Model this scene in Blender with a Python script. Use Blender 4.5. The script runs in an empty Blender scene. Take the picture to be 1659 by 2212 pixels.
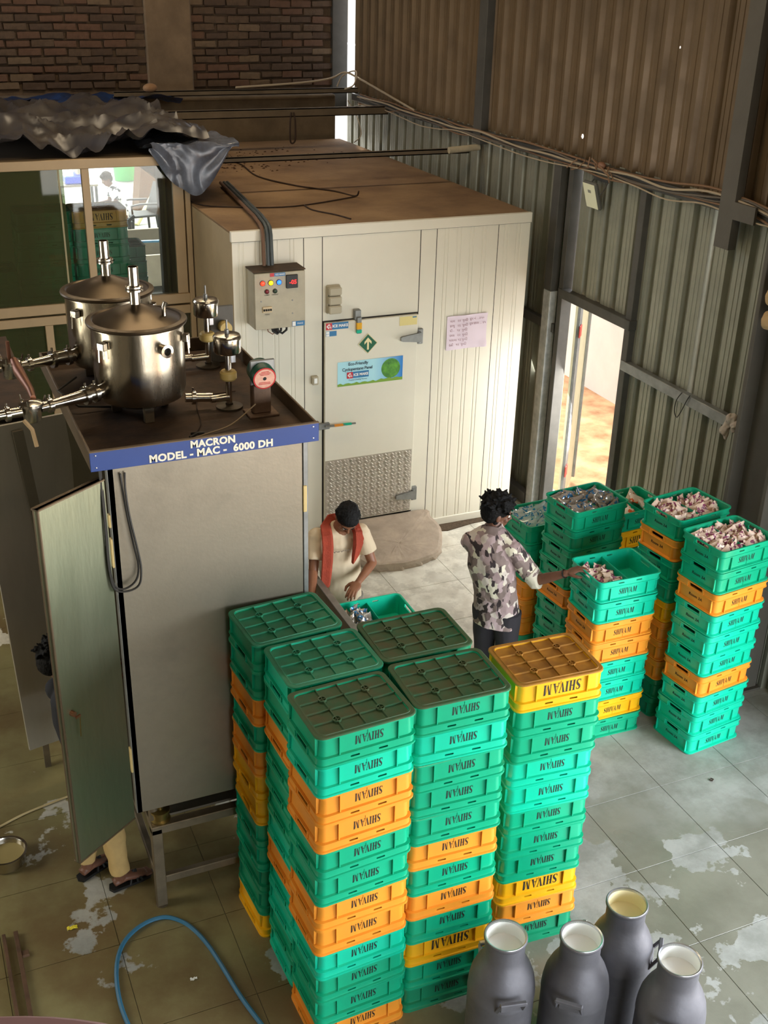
import bpy, bmesh, math, random
from mathutils import Vector, Matrix, Euler, noise
random.seed(7)
S = bpy.context.scene
COL = S.collection
R = math.radians

# ------------------------------------------------------------------ camera
cam_d = bpy.data.cameras.new('camera'); cam = bpy.data.objects.new('camera', cam_d); COL.objects.link(cam)
YAW, PITCH, ROLL, FPX = -0.42015, 0.45344, 0.02733, 2450.13
cam.matrix_world = Matrix.Translation((0, 0, 5)) @ Matrix.Rotation(YAW, 4, 'Z') @ Matrix.Rotation(math.pi/2-PITCH, 4, 'X') @ Matrix.Rotation(ROLL, 4, 'Z')
cam_d.sensor_fit = 'VERTICAL'; cam_d.sensor_height = 36; cam_d.lens = FPX/2212*36
cam_d.clip_start = .05; cam_d.clip_end = 300
S.camera = cam

# ------------------------------------------------------------------ sky, sun, exposure
W = bpy.data.worlds.new('world'); S.world = W; W.use_nodes = True
wn = W.node_tree.nodes; wl = W.node_tree.links; wn.clear()
sky = wn.new('ShaderNodeTexSky'); sky.sky_type = 'NISHITA'; sky.sun_disc = False
sky.sun_elevation = R(62); sky.sun_rotation = R(8); sky.dust_density = 3.0; sky.air_density = 1.0
hs = wn.new('ShaderNodeHueSaturation'); hs.inputs['Saturation'].default_value = .35
bg = wn.new('ShaderNodeBackground'); bg.inputs['Strength'].default_value = 1.2
wo = wn.new('ShaderNodeOutputWorld')
wl.new(sky.outputs[0], hs.inputs['Color']); wl.new(hs.outputs[0], bg.inputs[0]); wl.new(bg.outputs[0], wo.inputs[0])
sd = bpy.data.lights.new('sun', 'SUN'); sd.energy = 2.5; sd.angle = R(1); sd.color = (1, .94, .84)
sun = bpy.data.objects.new('sun', sd); COL.objects.link(sun)
sun.rotation_euler = Vector((-.12, -.42, -.9)).to_track_quat('-Z', 'Y').to_euler(); sun.location = (0, 20, 20)
def area(name, loc, direction, sx, sy, power, color, portal=False):
    l = bpy.data.lights.new(name, 'AREA'); l.shape = 'RECTANGLE'; l.size = sx; l.size_y = sy; l.energy = power; l.color = color
    o = bpy.data.objects.new(name, l); COL.objects.link(o); o.location = loc
    o.rotation_euler = Vector(direction).to_track_quat('-Z', 'Z').to_euler()
    if portal: l.cycles.is_portal = True
    return o
# daylight through the two roller-shutter openings behind and beside the viewer
area('daylight_side_opening', (7.3, -.3, 2.9), (-1, .28, -.42), 7.0, 4.0, 1480, (.91, .97, 1.0))
area('daylight_front_opening', (3.2, -4.05, 1.7), (0, 1, -.05), 5.0, 3.2, 300, (.90, .97, 1.0))
# the door in the corrugated wall
area('daylight_doorway', (5.9, 8.2, 1.15), (-1, -.1, -.35), .95, 2.1, 70, (1, .98, .94))
area('added_left_window_light', (-3.85, 6.0, 2.2), (1, .05, -.25), 3.2, 1.6, 170, (1, .95, .78))  # unseen window light added to lift the dark left; wall has no opening
# added warm fill lights under the roof, no lamps seen there
for _y in (2.0, 7.0, 11.0):
    area('roof_fill_light', (2.2, _y, 6.3), (0, 0, -1), 3.0, .12, 62, (1, .80, .54))
S.view_settings.view_transform = 'Standard'; S.view_settings.look = 'None'
S.view_settings.exposure = 0.0; S.view_settings.gamma = 1; S.view_settings.use_curve_mapping = False

# ------------------------------------------------------------------ materials
def srgb(r, g, b):
    f = lambda c: (c/255/12.92 if c/255 <= .04045 else ((c/255+.055)/1.055)**2.4)
    return (f(r), f(g), f(b), 1)
MATS = {}
def mat(name, col, rough=.5, metal=0., var=0., vscale=6., bump=0., bscale=40., emit=None, col2=None, coord='Object', stretch=(1, 1, 1), rvar=0., trans=0.):
    if name in MATS: return MATS[name]
    m = bpy.data.materials.new(name); m.use_nodes = True; MATS[name] = m
    n = m.node_tree.nodes; l = m.node_tree.links; b = n['Principled BSDF']
    if not isinstance(col, tuple) or len(col) == 3: col = srgb(*col)
    b.inputs['Base Color'].default_value = col; b.inputs['Roughness'].default_value = rough; b.inputs['Metallic'].default_value = metal
    if trans: b.inputs['Transmission Weight'].default_value = trans
    if var or bump or rvar:
        tc = n.new('ShaderNodeTexCoord'); mp = n.new('ShaderNodeMapping'); mp.inputs['Scale'].default_value = stretch
        l.new(tc.outputs[coord] if coord != 'World' else n.new('ShaderNodeNewGeometry').outputs['Position'], mp.inputs[0])
    if var or rvar:
        t = n.new('ShaderNodeTexNoise'); t.inputs['Scale'].default_value = vscale; t.inputs['Detail'].default_value = 6; t.inputs['Roughness'].default_value = .62
        l.new(mp.outputs[0], t.inputs['Vector'])
        rp = n.new('ShaderNodeMapRange'); rp.inputs[1].default_value = .32; rp.inputs[2].default_value = .68; l.new(t.outputs[0], rp.inputs[0])
        if var:
            mx = n.new('ShaderNodeMix'); mx.data_type = 'RGBA'
            c2 = col2 if col2 else tuple(c*(1-var) for c in col[:3])+(1,)
            if col2 and len(col2) == 3: c2 = srgb(*col2)
            mx.inputs[6].default_value = col; mx.inputs[7].default_value = c2
            l.new(rp.outputs[0], mx.inputs[0]); l.new(mx.outputs[2], b.inputs['Base Color'])
        if rvar:
            r2 = n.new('ShaderNodeMapRange'); r2.inputs[3].default_value = max(.03, rough-rvar); r2.inputs[4].default_value = min(1, rough+rvar)
            l.new(rp.outputs[0], r2.inputs[0]); l.new(r2.outputs[0], b.inputs['Roughness'])
    if bump:
        t2 = n.new('ShaderNodeTexNoise'); t2.inputs['Scale'].default_value = bscale; t2.inputs['Detail'].default_value = 4
        l.new(mp.outputs[0], t2.inputs['Vector']); bp = n.new('ShaderNodeBump'); bp.inputs['Strength'].default_value = bump; bp.inputs['Distance'].default_value = .01
        l.new(t2.outputs[0], bp.inputs['Height']); l.new(bp.outputs[0], b.inputs['Normal'])
    if emit:
        b.inputs['Emission Color'].default_value = emit[0] if len(emit[0]) == 4 else srgb(*emit[0]); b.inputs['Emission Strength'].default_value = emit[1]
    return m
green_a = mat('green_plastic', (14, 164, 122), .28, var=.14, vscale=5)
green_b = mat('teal_plastic', (12, 190, 154), .28, var=.12, vscale=5)
green_c = mat('deep_green_plastic', (14, 138, 98), .36, var=.18, vscale=5)
green_i = mat('dark_green_plastic', (12, 104, 76), .4, var=.2, vscale=5)
orange_p = mat('orange_plastic', (232, 148, 44), .38, var=.14, vscale=5)
yellow_p = mat('yellow_plastic', (234, 174, 20), .34, var=.12, vscale=5)
dusty = {
 'g': mat('green_plastic_dusty', (48, 116, 84), .6, var=.5, vscale=9, col2=(92, 92, 60)),
 't': mat('teal_plastic_base', (38, 140, 104), .5, var=.35, vscale=7, col2=(40, 112, 84)),
 'd': mat('green_plastic_muddy', (34, 96, 64), .6, var=.5, vscale=8, col2=(80, 84, 54)),
 'o': mat('orange_plastic_dusty', (190, 120, 50), .6, var=.4, vscale=9, col2=(140, 92, 44)),
 'y': mat('yellow_plastic_dusty', (184, 130, 42), .6, var=.5, vscale=8, col2=(138, 94, 40)),
}
ink = mat('black_print', (14, 16, 14), .7)
steel = mat('stainless_steel', (176, 166, 146), .34, 1, var=.25, vscale=3, bump=.06, bscale=60, stretch=(1, 1, .12), rvar=.10)
steel_dull = mat('stainless_steel_dull', (152, 144, 128), .46, .85, var=.22, vscale=2.2, bump=.05, bscale=50, rvar=.10)
steel_pol = mat('polished_steel', (206, 200, 188), .2, 1, var=.2, vscale=8, rvar=.1)
steel_tank = mat('tank_steel', (192, 182, 162), .24, 1, var=.3, vscale=5, bump=.10, bscale=26, stretch=(1, 1, .25), rvar=.12)
galv = mat('galvanised_steel', (150, 152, 150), .5, .7, var=.3, vscale=9)
dark_steel = mat('grey_painted_steel', (84, 82, 76), .6, .2, var=.3, vscale=5)
alum = mat('cast_aluminium', (104, 103, 109), .55, .4, var=.22, vscale=6, bump=.12, bscale=30, rvar=.08)
alum_rim = mat('bright_aluminium', (190, 192, 196), .3, .9)
black_p = mat('black_plastic', (20, 20, 20), .5)
dustfloor = mat('dusty_steel', (84, 64, 46), .75, .1, var=.6, vscale=5, col2=(44, 32, 24), bump=.2)
blue_band = mat('blue_paint', (34, 66, 138), .4, var=.12)
white_paint = mat('white_print', (226, 224, 206), .55)
def stage_a(): pass

# ------------------------------------------------------------------ mesh helpers
class MB:
    def __init__(s): s.v = []; s.f = []; s.mi = []; s.sm = []
    def add(s, v, f, mi=0, smooth=False):
        o = len(s.v); s.v += [tuple(p) for p in v]; s.f += [tuple(i+o for i in q) for q in f]; s.mi += [mi]*len(f); s.sm += [smooth]*len(f)
    def box(s, a, b, mi=0, M=None, bev=0):
        x0, y0, z0 = a; x1, y1, z1 = b
        if x0 > x1: x0, x1 = x1, x0
        if y0 > y1: y0, y1 = y1, y0
        if z0 > z1: z0, z1 = z1, z0
        if bev:
            e = min(bev, (x1-x0)/2.1, (y1-y0)/2.1, (z1-z0)/2.1); v = []
            def rect(z, i):
                X0, X1, Y0, Y1 = x0+i, x1-i, y0+i, y1-i
                c = e*.9 if i == 0 else 1e-5
                return [(X0+c, Y0, z), (X1-c, Y0, z), (X1, Y0+c, z), (X1, Y1-c, z), (X1-c, Y1, z), (X0+c, Y1, z), (X0, Y1-c, z), (X0, Y0+c, z)]
            rings = [rect(z0, e), rect(z0+e, 0), rect(z1-e, 0), rect(z1, e)]
            v = [p for r in rings for p in r]; f = [tuple(range(7, -1, -1)), tuple(range(24, 32))]
            for k in range(3):
                for i in range(8): f.append((k*8+i, k*8+(i+1) % 8, k*8+8+(i+1) % 8, k*8+8+i))
        else:
            v = [(x0, y0, z0), (x1, y0, z0), (x1, y1, z0), (x0, y1, z0), (x0, y0, z1), (x1, y0, z1), (x1, y1, z1), (x0, y1, z1)]
            f = [(0, 3, 2, 1), (4, 5, 6, 7), (0, 1, 5, 4), (1, 2, 6, 5), (2, 3, 7, 6), (3, 0, 4, 7)]
        if M: v = [M @ Vector(p) for p in v]
        s.add(v, f, mi); return s
    def rings(s, rings, cap0=True, cap1=True, mi=0, smooth=True, closed=False):
        n = len(rings[0]); v = [p for r in rings for p in r]; f = []
        K = len(rings)
        for k in range(K-(0 if closed else 1)):
            a = k*n; b = ((k+1) % K)*n
            for i in range(n): f.append((a+i, a+(i+1) % n, b+(i+1) % n, b+i))
        if not closed:
            if cap0: f.append(tuple(range(n-1, -1, -1)))
            if cap1: f.append(tuple(range((K-1)*n, K*n)))
        s.add(v, f, mi, smooth); return s
    def tube(s, pts, r, n=10, mi=0, cap=True, ell=None, up=None):
        pts = [Vector(p) for p in pts]; K = len(pts)
        if not hasattr(r, '__len__'): r = [r]*K
        t = (pts[1]-pts[0]).normalized(); a = Vector(up) if up else (Vector((0, 0, 1)) if abs(t.z) < .9 else Vector((1, 0, 0)))
        u = (a-t*a.dot(t)).normalized(); rs = []
        for k in range(K):
            if k == 0: tt = (pts[1]-pts[0])
            elif k == K-1: tt = pts[k]-pts[k-1]
            else: tt = (pts[k+1]-pts[k]).normalized()+(pts[k]-pts[k-1]).normalized()
            if tt.length < 1e-9: tt = t
            t = tt.normalized(); u = (u-t*u.dot(t)).normalized(); w = t.cross(u)
            e = ell[k] if (ell and hasattr(ell, '__len__')) else (ell or 1)
            rs.append([pts[k]+(u*math.cos(2*math.pi*i/n)*e+w*math.sin(2*math.pi*i/n))*r[k] for i in range(n)])
        s.rings(rs, cap, cap, mi); return s
    def cyl(s, p0, p1, r, n=16, mi=0, r1=None):
        return s.tube([p0, p1], [r, r if r1 is None else r1], n, mi)
    def lathe(s, prof, c=(0, 0, 0), n=24, mi=0, M=None, cap=True, closed=False):
        rs = []
        for (r, z) in prof:
            ring = [Vector((c[0]+r*math.cos(2*math.pi*i/n), c[1]+r*math.sin(2*math.pi*i/n), c[2]+z)) for i in range(n)]
            if M: ring = [M @ p for p in ring]
            rs.append(ring)
        s.rings(rs, cap, cap, mi, closed=closed); return s
    def sphere(s, c, r, n=14, m=9, M=None, mi=0):
        if not hasattr(r, '__len__'): r = (r, r, r)
        rs = []
        for k in range(m):
            a = math.pi*(k+.35)/(m-.3)-math.pi/2
            a = max(-1.5, min(1.5, -math.pi/2+math.pi*(k+.25)/(m-.5)))
            ring = [Vector((r[0]*math.cos(a)*math.cos(2*math.pi*i/n), r[1]*math.cos(a)*math.sin(2*math.pi*i/n), r[2]*math.sin(a))) for i in range(n)]
            rs.append([(M @ p if M else p)+Vector(c) for p in ring])
        s.rings(rs, True, True, mi); return s
    def prism(s, poly, z0, z1, mi=0, M=None):
        n = len(poly); v = [(p[0], p[1], z0) for p in poly]+[(p[0], p[1], z1) for p in poly]
        if M: v = [M @ Vector(p) for p in v]
        f = [tuple(range(n-1, -1, -1)), tuple(range(n, 2*n))]+[(i, (i+1) % n, n+(i+1) % n, n+i) for i in range(n)]
        s.add(v, f, mi); return s
    def mesh(s, name='m', mats=()):
        me = bpy.data.meshes.new(name); me.from_pydata(s.v, [], s.f); me.polygons.foreach_set('material_index', s.mi); me.polygons.foreach_set('use_smooth', s.sm)
        for m in mats: me.materials.append(m)
        me.update(); return me
def auto(me, ang=38):
    # keep smooth shading but sharpen hard edges
    bm = bmesh.new(); bm.from_mesh(me); bmesh.ops.recalc_face_normals(bm, faces=bm.faces)
    for e in bm.edges:
        e.smooth = not (len(e.link_faces) == 2 and e.calc_face_angle(0) > R(ang))
    bm.to_mesh(me); bm.free(); return me
def obj(name, mb, mats, parent=None, loc=None, rot=None, kind=None, label=None):
    if not isinstance(mats, (list, tuple)): mats = [mats]
    me = auto(mb.mesh(name, mats)) if isinstance(mb, MB) else mb
    if not isinstance(mb, MB) and not me.materials:
        for m in mats: me.materials.append(m)
    o = bpy.data.objects.new(name, me); COL.objects.link(o)
    if loc is not None: o.location = loc
    if rot is not None: o.rotation_euler = rot
    if parent: o.parent = parent
    if kind: o['kind'] = kind
    if label: o['label'] = label
    return o
def inst(name, me, m=None, parent=None, loc=(0, 0, 0), rot=(0, 0, 0), scale=None):
    o = bpy.data.objects.new(name, me); COL.objects.link(o); o.location = loc; o.rotation_euler = rot
    if scale: o.scale = scale
    if parent: o.parent = parent
    if m and me.materials:
        o.material_slots[0].link = 'OBJECT'; o.material_slots[0].material = m
    return o
def tag(o, label, cat, group=None, kind=None):
    o['label'] = label; o['category'] = cat
    if group: o['group'] = group
    if kind: o['kind'] = kind
    return o
def thing(name, label, cat, loc=(0, 0, 0), rz=0, group=None):
    o = bpy.data.objects.new(name, None); COL.objects.link(o); o.location = loc; o.rotation_euler = (0, 0, rz); o.empty_display_size = .1
    return tag(o, label, cat, group)
def struct(name, mb, m, parent=None, **k):
    o = obj(name, mb, m, parent, **k)
    if not parent: o['kind'] = 'structure'
    return o
def applied(mb, mods, name='m'):
    me = mb.mesh(name) if isinstance(mb, MB) else mb
    o = bpy.data.objects.new('tmp', me); COL.objects.link(o); extra = []
    for fn in mods: fn(o, extra)
    dg = bpy.context.evaluated_depsgraph_get(); r = bpy.data.meshes.new_from_object(o.evaluated_get(dg)); r.name = name
    bpy.data.objects.remove(o)
    for e in extra: bpy.data.objects.remove(e)
    return r
def cut(cutter):
    def fn(o, extra):
        c = bpy.data.objects.new('c', auto(cutter.mesh('c'))); COL.objects.link(c); extra.append(c)
        md = o.modifiers.new('b', 'BOOLEAN'); md.operation = 'DIFFERENCE'; md.object = c; md.solver = 'EXACT'
    return fn
def remesh(vox, sm=4, fac=.5):
    def fn(o, extra):
        md = o.modifiers.new('r', 'REMESH'); md.mode = 'VOXEL'; md.voxel_size = vox; md.use_smooth_shade = True
        s2 = o.modifiers.new('s', 'SMOOTH'); s2.iterations = sm; s2.factor = fac
    return fn
def text_mesh(body, size=.1, ax='CENTER', bold=0., shear=0., spacing=1., ext=0.):
    c = bpy.data.curves.new('t', 'FONT'); c.body = body; c.size = size; c.align_x = ax; c.align_y = 'CENTER'; c.offset = bold; c.shear = shear; c.space_character = spacing
    c.resolution_u = 3; c.extrude = ext
    o = bpy.data.objects.new('t', c); COL.objects.link(o)
    dg = bpy.context.evaluated_depsgraph_get(); me = bpy.data.meshes.new_from_object(o.evaluated_get(dg)); me.name = 'lettering'
    bpy.data.objects.remove(o); return me
FRONT = (R(90), 0, 0)       # text lying in XY turned to face -y
def fpoly(poly, M): return [M @ Vector((p[0], p[1], 0)) for p in poly]

# ================================================================== STRUCTURE
# ---- floor: tiles with a recessed joint, wet and stained
def floor_mat(name, far=False):
    m = bpy.data.materials.new(name); m.use_nodes = True; n = m.node_tree.nodes; l = m.node_tree.links; b = n['Principled BSDF']
    g = n.new('ShaderNodeNewGeometry'); sx = n.new('ShaderNodeSeparateXYZ'); l.new(g.outputs['Position'], sx.inputs[0])
    def noise_(sc, det=6, ro=.6, off=0):
        mp = n.new('ShaderNodeMapping'); mp.inputs['Location'].default_value = (off, off*.7, 0); l.new(g.outputs['Position'], mp.inputs[0])
        t = n.new('ShaderNodeTexNoise'); t.inputs['Scale'].default_value = sc; t.inputs['Detail'].default_value = det; t.inputs['Roughness'].default_value = ro; l.new(mp.outputs[0], t.inputs[0]); return t.outputs[0]
    def mr(x, a, c, lo=0., hi=1.):
        r = n.new('ShaderNodeMapRange'); r.interpolation_type = 'SMOOTHSTEP'
        for i, v in ((1, a), (2, c), (3, lo), (4, hi)): r.inputs[i].default_value = v
        l.new(x, r.inputs[0]); return r.outputs[0]
    def mth(op, a, c):
        k = n.new('ShaderNodeMath'); k.operation = op
        for i, v in ((0, a), (1, c)):
            if isinstance(v, (int, float)): k.inputs[i].default_value = v
            else: l.new(v, k.inputs[i])
        return k.outputs[0]
    def mix(f, a, c):
        k = n.new('ShaderNodeMix'); k.data_type = 'RGBA'; l.new(f, k.inputs[0])
        for i, v in ((6, a), (7, c)):
            if isinstance(v, tuple): k.inputs[i].default_value = v
            else: l.new(v, k.inputs[i])
        return k.outputs[2]
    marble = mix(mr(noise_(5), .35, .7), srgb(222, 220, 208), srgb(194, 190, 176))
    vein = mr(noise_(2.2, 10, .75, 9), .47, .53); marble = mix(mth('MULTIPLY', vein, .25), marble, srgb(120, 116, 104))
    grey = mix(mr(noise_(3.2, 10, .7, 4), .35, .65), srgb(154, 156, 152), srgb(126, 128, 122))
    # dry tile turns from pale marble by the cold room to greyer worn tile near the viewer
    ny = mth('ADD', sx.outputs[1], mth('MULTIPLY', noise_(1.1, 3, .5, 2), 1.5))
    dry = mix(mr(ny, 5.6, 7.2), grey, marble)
    # wet film: everywhere at the left, blotches at the right
    wetc = mix(mr(noise_(1.3, 6, .6, 13), .3, .7), srgb(136, 130, 92), srgb(104, 88, 60))
    wetr = mix(mr(noise_(2.3, 6, .6, 23), .3, .7), srgb(124, 124, 112), srgb(108, 108, 96))
    side = mr(mth('ADD', sx.outputs[0], mth('MULTIPLY', noise_(1.0, 3, .5, 31), .6)), 2.1, 2.7)
    wet = mix(side, wetc, wetr)
    p = noise_(1.75, 9, .58, 5)
    near = mr(ny, 5.75, 5.0)
    wl_ = mr(mth('ADD', p, mth('MULTIPLY', side, .13)), .605, .585)      # 1 = wet
    wr_ = mr(mth('ADD', p, mth('MULTIPLY', noise_(.7, 3, .5, 77), .12)), .588, .574)
    left = mth('SUBTRACT', 1, side)
    wetm = mth('ADD', mth('MULTIPLY', wl_, left), mth('MULTIPLY', mth('MULTIPLY', wr_, side), near))
    wetm = mth('MINIMUM', wetm, 1)
    col = mix(wetm, dry, wet)
    l.new(col, b.inputs['Base Color'])
    r = mth('SUBTRACT', .62, mth('MULTIPLY', wetm, .4)); l.new(r, b.inputs['Roughness'])
    bp = n.new('ShaderNodeBump'); bp.inputs['Strength'].default_value = .15; bp.inputs['Distance'].default_value = .01
    l.new(noise_(18), bp.inputs['Height']); l.new(bp.outputs[0], b.inputs['Normal'])
    return m
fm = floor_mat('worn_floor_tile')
grout = mat('grout', (84, 80, 66), .85)
fl = struct('floor', MB().box((-4, -4, -.12), (5.7, 14.4, -.005)), grout)
tm = MB(); tm.box((.0015, .0015, -.02), (.6085, .6085, 0), bev=.0012); tme = auto(tm.mesh('tile', [fm]))
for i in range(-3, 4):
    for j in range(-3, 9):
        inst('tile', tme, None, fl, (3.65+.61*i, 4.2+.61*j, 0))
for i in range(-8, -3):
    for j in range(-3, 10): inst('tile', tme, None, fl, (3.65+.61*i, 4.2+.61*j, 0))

# ---- outdoors
soil = mat('sandy_soil', (190, 152, 110), .95, var=.5, vscale=3.0, col2=(136, 92, 58), bump=.6, bscale=9, coord='World')
yard = mat('pale_yard_concrete', (158, 156, 148), .9, var=.2, vscale=1.4, coord='World')
struct('ground', MB().box((5.83, -30, -.3), (40, 60, -.02)), soil)
struct('ground', MB().box((-30, -30, -.3), (5.83, -4.05, -.02)), soil)
struct('ground', MB().box((-14, 14.4, -.3), (5.83, 60, -.01)), yard)
struct('ground', MB().box((-14, 10.3, -.3), (-4, 14.4, -.01)), yard)
white_wall = mat('white_rendered_wall', (236, 234, 226), .9, var=.1, vscale=2)
tag(obj('boundary_wall', MB().box((8.2, 4, -.05), (8.4, 40, 3.6)), white_wall), 'white sunlit boundary wall seen through the open side door', 'wall')

# ---- right wall: corrugated sheets on steel rails
sheet_low = mat('corrugated_sheet_grey', (150, 150, 134), .42, .35, var=.22, vscale=2.5, bump=.03, bscale=20, rvar=.08)
sheet_up = mat('corrugated_sheet_dusty', (120, 100, 74), .42, .3, var=.3, vscale=2.0, rvar=.08)
XW = 5.68
def profile_low(n):
    p = []
    for k in range(n):
        o = k*.23
        p += [(o, .046), (o+.058, .046), (o+.072, 0), (o+.105, 0), (o+.108, .004), (o+.115, .004), (o+.118, 0), (o+.155, 0), (o+.158, .004), (o+.165, .004), (o+.168, 0), (o+.214, 0), (o+.228, .046)]
    return p
def profile_up(n):
    p = []
    for k in range(n):
        o = k*.23
        p += [(o, .026), (o+.05, .026), (o+.053, .021), (o+.060, .021), (o+.063, .026), (o+.11, .026), (o+.113, .021), (o+.120, .021), (o+.123, .026), (o+.150, .026), (o+.172, -.016), (o+.194, -.016), (o+.216, .026)]
    return p
def sheet(prof, z0, z1, t=.003, tilt=0):
    m = MB(); a = [(x, y) for y, x in prof]; n = len(a)
    v = [(x, y, z) for (x, y) in a for z in (z0, z1)]; v += [(x+t, y, z) for (x, y) in a for z in (z0, z1)]
    f = []
    for i in range(n-1):
        f.append((2*i, 2*i+1, 2*i+3, 2*i+2)); f.append((2*n+2*i, 2*n+2*i+2, 2*n+2*i+3, 2*n+2*i+1))
        f.append((2*i, 2*i+2, 2*n+2*i+2, 2*n+2*i)); f.append((2*i+1, 2*n+2*i+1, 2*n+2*i+3, 2*i+3))
    f.append((0, 2*n, 2*n+1, 1)); f.append((2*n-2, 2*n-1, 4*n-1, 4*n-2))
    m.add(v, f); return m
wr = bpy.data.objects.new('wall_right', None); COL.objects.link(wr); wr['kind'] = 'structure'
low_me = auto(sheet(profile_low(4), 0, 3.50).mesh('corrugated_sheet', [sheet_low]), 20)
up_me = auto(sheet(profile_up(4), 3.47, 7.2).mesh('corrugated_sheet', [sheet_up]), 20)
over_me = auto(sheet(profile_low(4), 2.30, 3.50).mesh('corrugated_sheet', [sheet_low]), 20)
one_me = auto(sheet(profile_low(1), 0, 3.44).mesh('corrugated_sheet', [sheet_low]), 20)
DY0, DY1 = 7.72, 8.71
y = DY0
ys = []
while y > 4.2: y -= .92; ys.append(y)
for k, yy in enumerate(ys):
    inst('corrugated_sheet', low_me, None, wr, (XW+(.008 if k == 0 else 0), yy-(.006 if k >= 1 else 0), 0))
inst('corrugated_sheet', over_me, None, wr, (XW, DY0+.02, 0))
y = DY1
while y < 13.6: inst('corrugated_sheet', low_me, None, wr, (XW, y, 0)); y += .92
hole_me = applied(sheet(profile_up(4), 3.47, 7.2), [cut(MB().cyl((-.3, 8.74-8.42, 3.66), (.3, 8.74-8.42, 3.66), .022, 7))]); hole_me.materials.append(sheet_up)
hole2_me = applied(sheet(profile_up(4), 3.47, 7.2), [cut(MB().cyl((-.3, 7.535-7.50, 4.46), (.3, 7.535-7.50, 4.46), .011, 6))]); hole2_me.materials.append(sheet_up)
y = 4.74-.92*2
while y < 13.7:
    me = hole_me if abs(y-8.42) < .1 else (hole2_me if abs(y-7.5) < .1 else up_me)
    inst('corrugated_sheet', me, None, wr, (XW-.012, y, 0)); y += .92
# wall above the side opening, and the solid piece beyond the frame
obj('lintel_sheet', sheet(profile_low(32), 3.2, 3.50), sheet_low, wr, (XW, -4, 0))
obj('upper_sheet', sheet(profile_up(30), 3.47, 7.2), sheet_up, wr, (XW, -4, 0))
# rails (children of the wall)
def rail(a, b, m=dark_steel, parent=None, name='rail'): return obj(name, MB().box(a, b, bev=.004), m, parent)
rail((XW-.07, 3.2, 3.41), (XW+.03, 13.9, 3.49), parent=wr)
rail((XW-.06, 5.95, 1.88), (XW, DY0-.02, 1.965), galv, wr)
rail((XW-.06, DY1+.1, 1.88), (XW, 13.6, 1.965), dark_steel, wr)
rail((XW-.07, DY0-.09, 2.24), (XW+.02, DY1+.06, 2.325), dark_steel, wr)
rail((XW-.05, DY0-.08, 0), (XW+.05, DY0, 3.42), dark_steel, wr, 'post')
rail((XW-.06, DY1+.00, 0), (XW+.05, DY1+.07, 3.42), dark_steel, wr, 'post')
rail((XW-.10, DY1+.14, 0), (XW-.02, DY1+.26, 2.27), mat('flaking_white_paint', (188, 190, 186), .6, .1, var=.35, vscale=14), wr, 'post')
rail((XW-.10, DY1+.14, 2.27), (XW-.02, DY1+.26, 3.42), dark_steel, wr, 'post')
rail((XW-.09, 10.42, 3.36), (XW, 10.58, 7.2), dark_steel, wr, 'post')
rail((XW-.10, 9.0, .02), (XW-.02, 13.5, .14), dark_steel, wr)

# open door leaf in the doorway, folded outwards
d1 = bpy.data.objects.new('door_1', None); COL.objects.link(d1); d1['kind'] = 'structure'; d1.location = (XW+.13, DY1, 0); d1.rotation_euler = (0, 0, R(49))
leaf = mat('door_leaf_cream', (196, 190, 156), .5, .1, var=.15, vscale=6)
obj('leaf_sheet', MB().box((.0, 0, .05), (.9, .02, 2.2)), leaf, d1)
for x in (0.005, .07, .13, .86): obj('leaf_stile', MB().box((x, -.03, .05), (x+.03, 0, 2.2), bev=.004), galv, d1)
redp = mat('red_hinge_paint', (176, 72, 60), .6)
for z in (.42, 1.85):
    for s in (0, 1): obj('hinge', MB().box((-.02+.055*s, -.045, z), (.025+.055*s, -.031, z+.11), bev=.003), redp, d1)
    d1.children[-1]

# ---- heavy column at the right edge (I section), and the hanging channel
cg = mat('grey_column_paint', (92, 88, 80), .7, .05, var=.18, vscale=4, bump=.1, bscale=60)
ic = thing('steel_column', 'wide grey steel I-section column standing against the corrugated wall at the right', 'column', (5.52, 5.72, 0))
obj('flange', MB().box((-.13, -.02, 0), (.13, .02, 7.1), bev=.004), cg, ic, (0, .19, 0)); obj('flange', MB().box((-.13, -.02, 0), (.13, .02, 7.1), bev=.004), cg, ic, (0, -.19, 0))
obj('web', MB().box((-.02, -.17, 0), (.02, .17, 7.1)), cg, ic)
obj('base_plate', MB().box((-.15, -.24, 0), (.15, .24, .02)), cg, ic)
ch = thing('hanging_channel', 'grey steel channel with cut lower end hanging in front of the upper sheets', 'beam', (XW-.12, 6.56, 3.18))
obj('web', MB().box((-.02, -.08, 0), (-.005, .08, 3.9)), cg, ch); obj('flange', MB().box((-.005, -.08, 0), (.05, -.07, 3.9)), cg, ch); obj('flange', MB().box((-.005, .07, 0), (.05, .08, 3.9)), cg, ch)
obj('cleat', MB().box((-.02, -.30, .22), (.0, -.08, .34)), cg, ch)

# ---- roof, left wall, front wall (behind the viewer) with its opening
roofm = mat('roof_sheet', (96, 84, 68), .7, .2)
struct('ceiling', MB().box((-4.1, -4.1, 7.2), (5.8, 14.5, 7.26)), roofm)
wl_m = mat('left_wall_render', (112, 100, 80), .85, var=.3, vscale=2)
struct('wall_left', MB().box((-4.12, -4.1, 0), (-4, 10.2, 7.2)), wl_m)
fw = MB(); fw.box((-4, -4.1, 0), (.6, -4, 7.2)); fw.box((.6, -4.1, 3.3), (5.68, -4, 7.2)); fw.box((5.6, -4.1, 0), (5.68, -4, 3.3))
struct('wall_front', fw, wl_m)
struct('trim_1', MB().box((XW, 3.1, 0), (XW+.08, 3.2, 3.42)), dark_steel)

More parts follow.
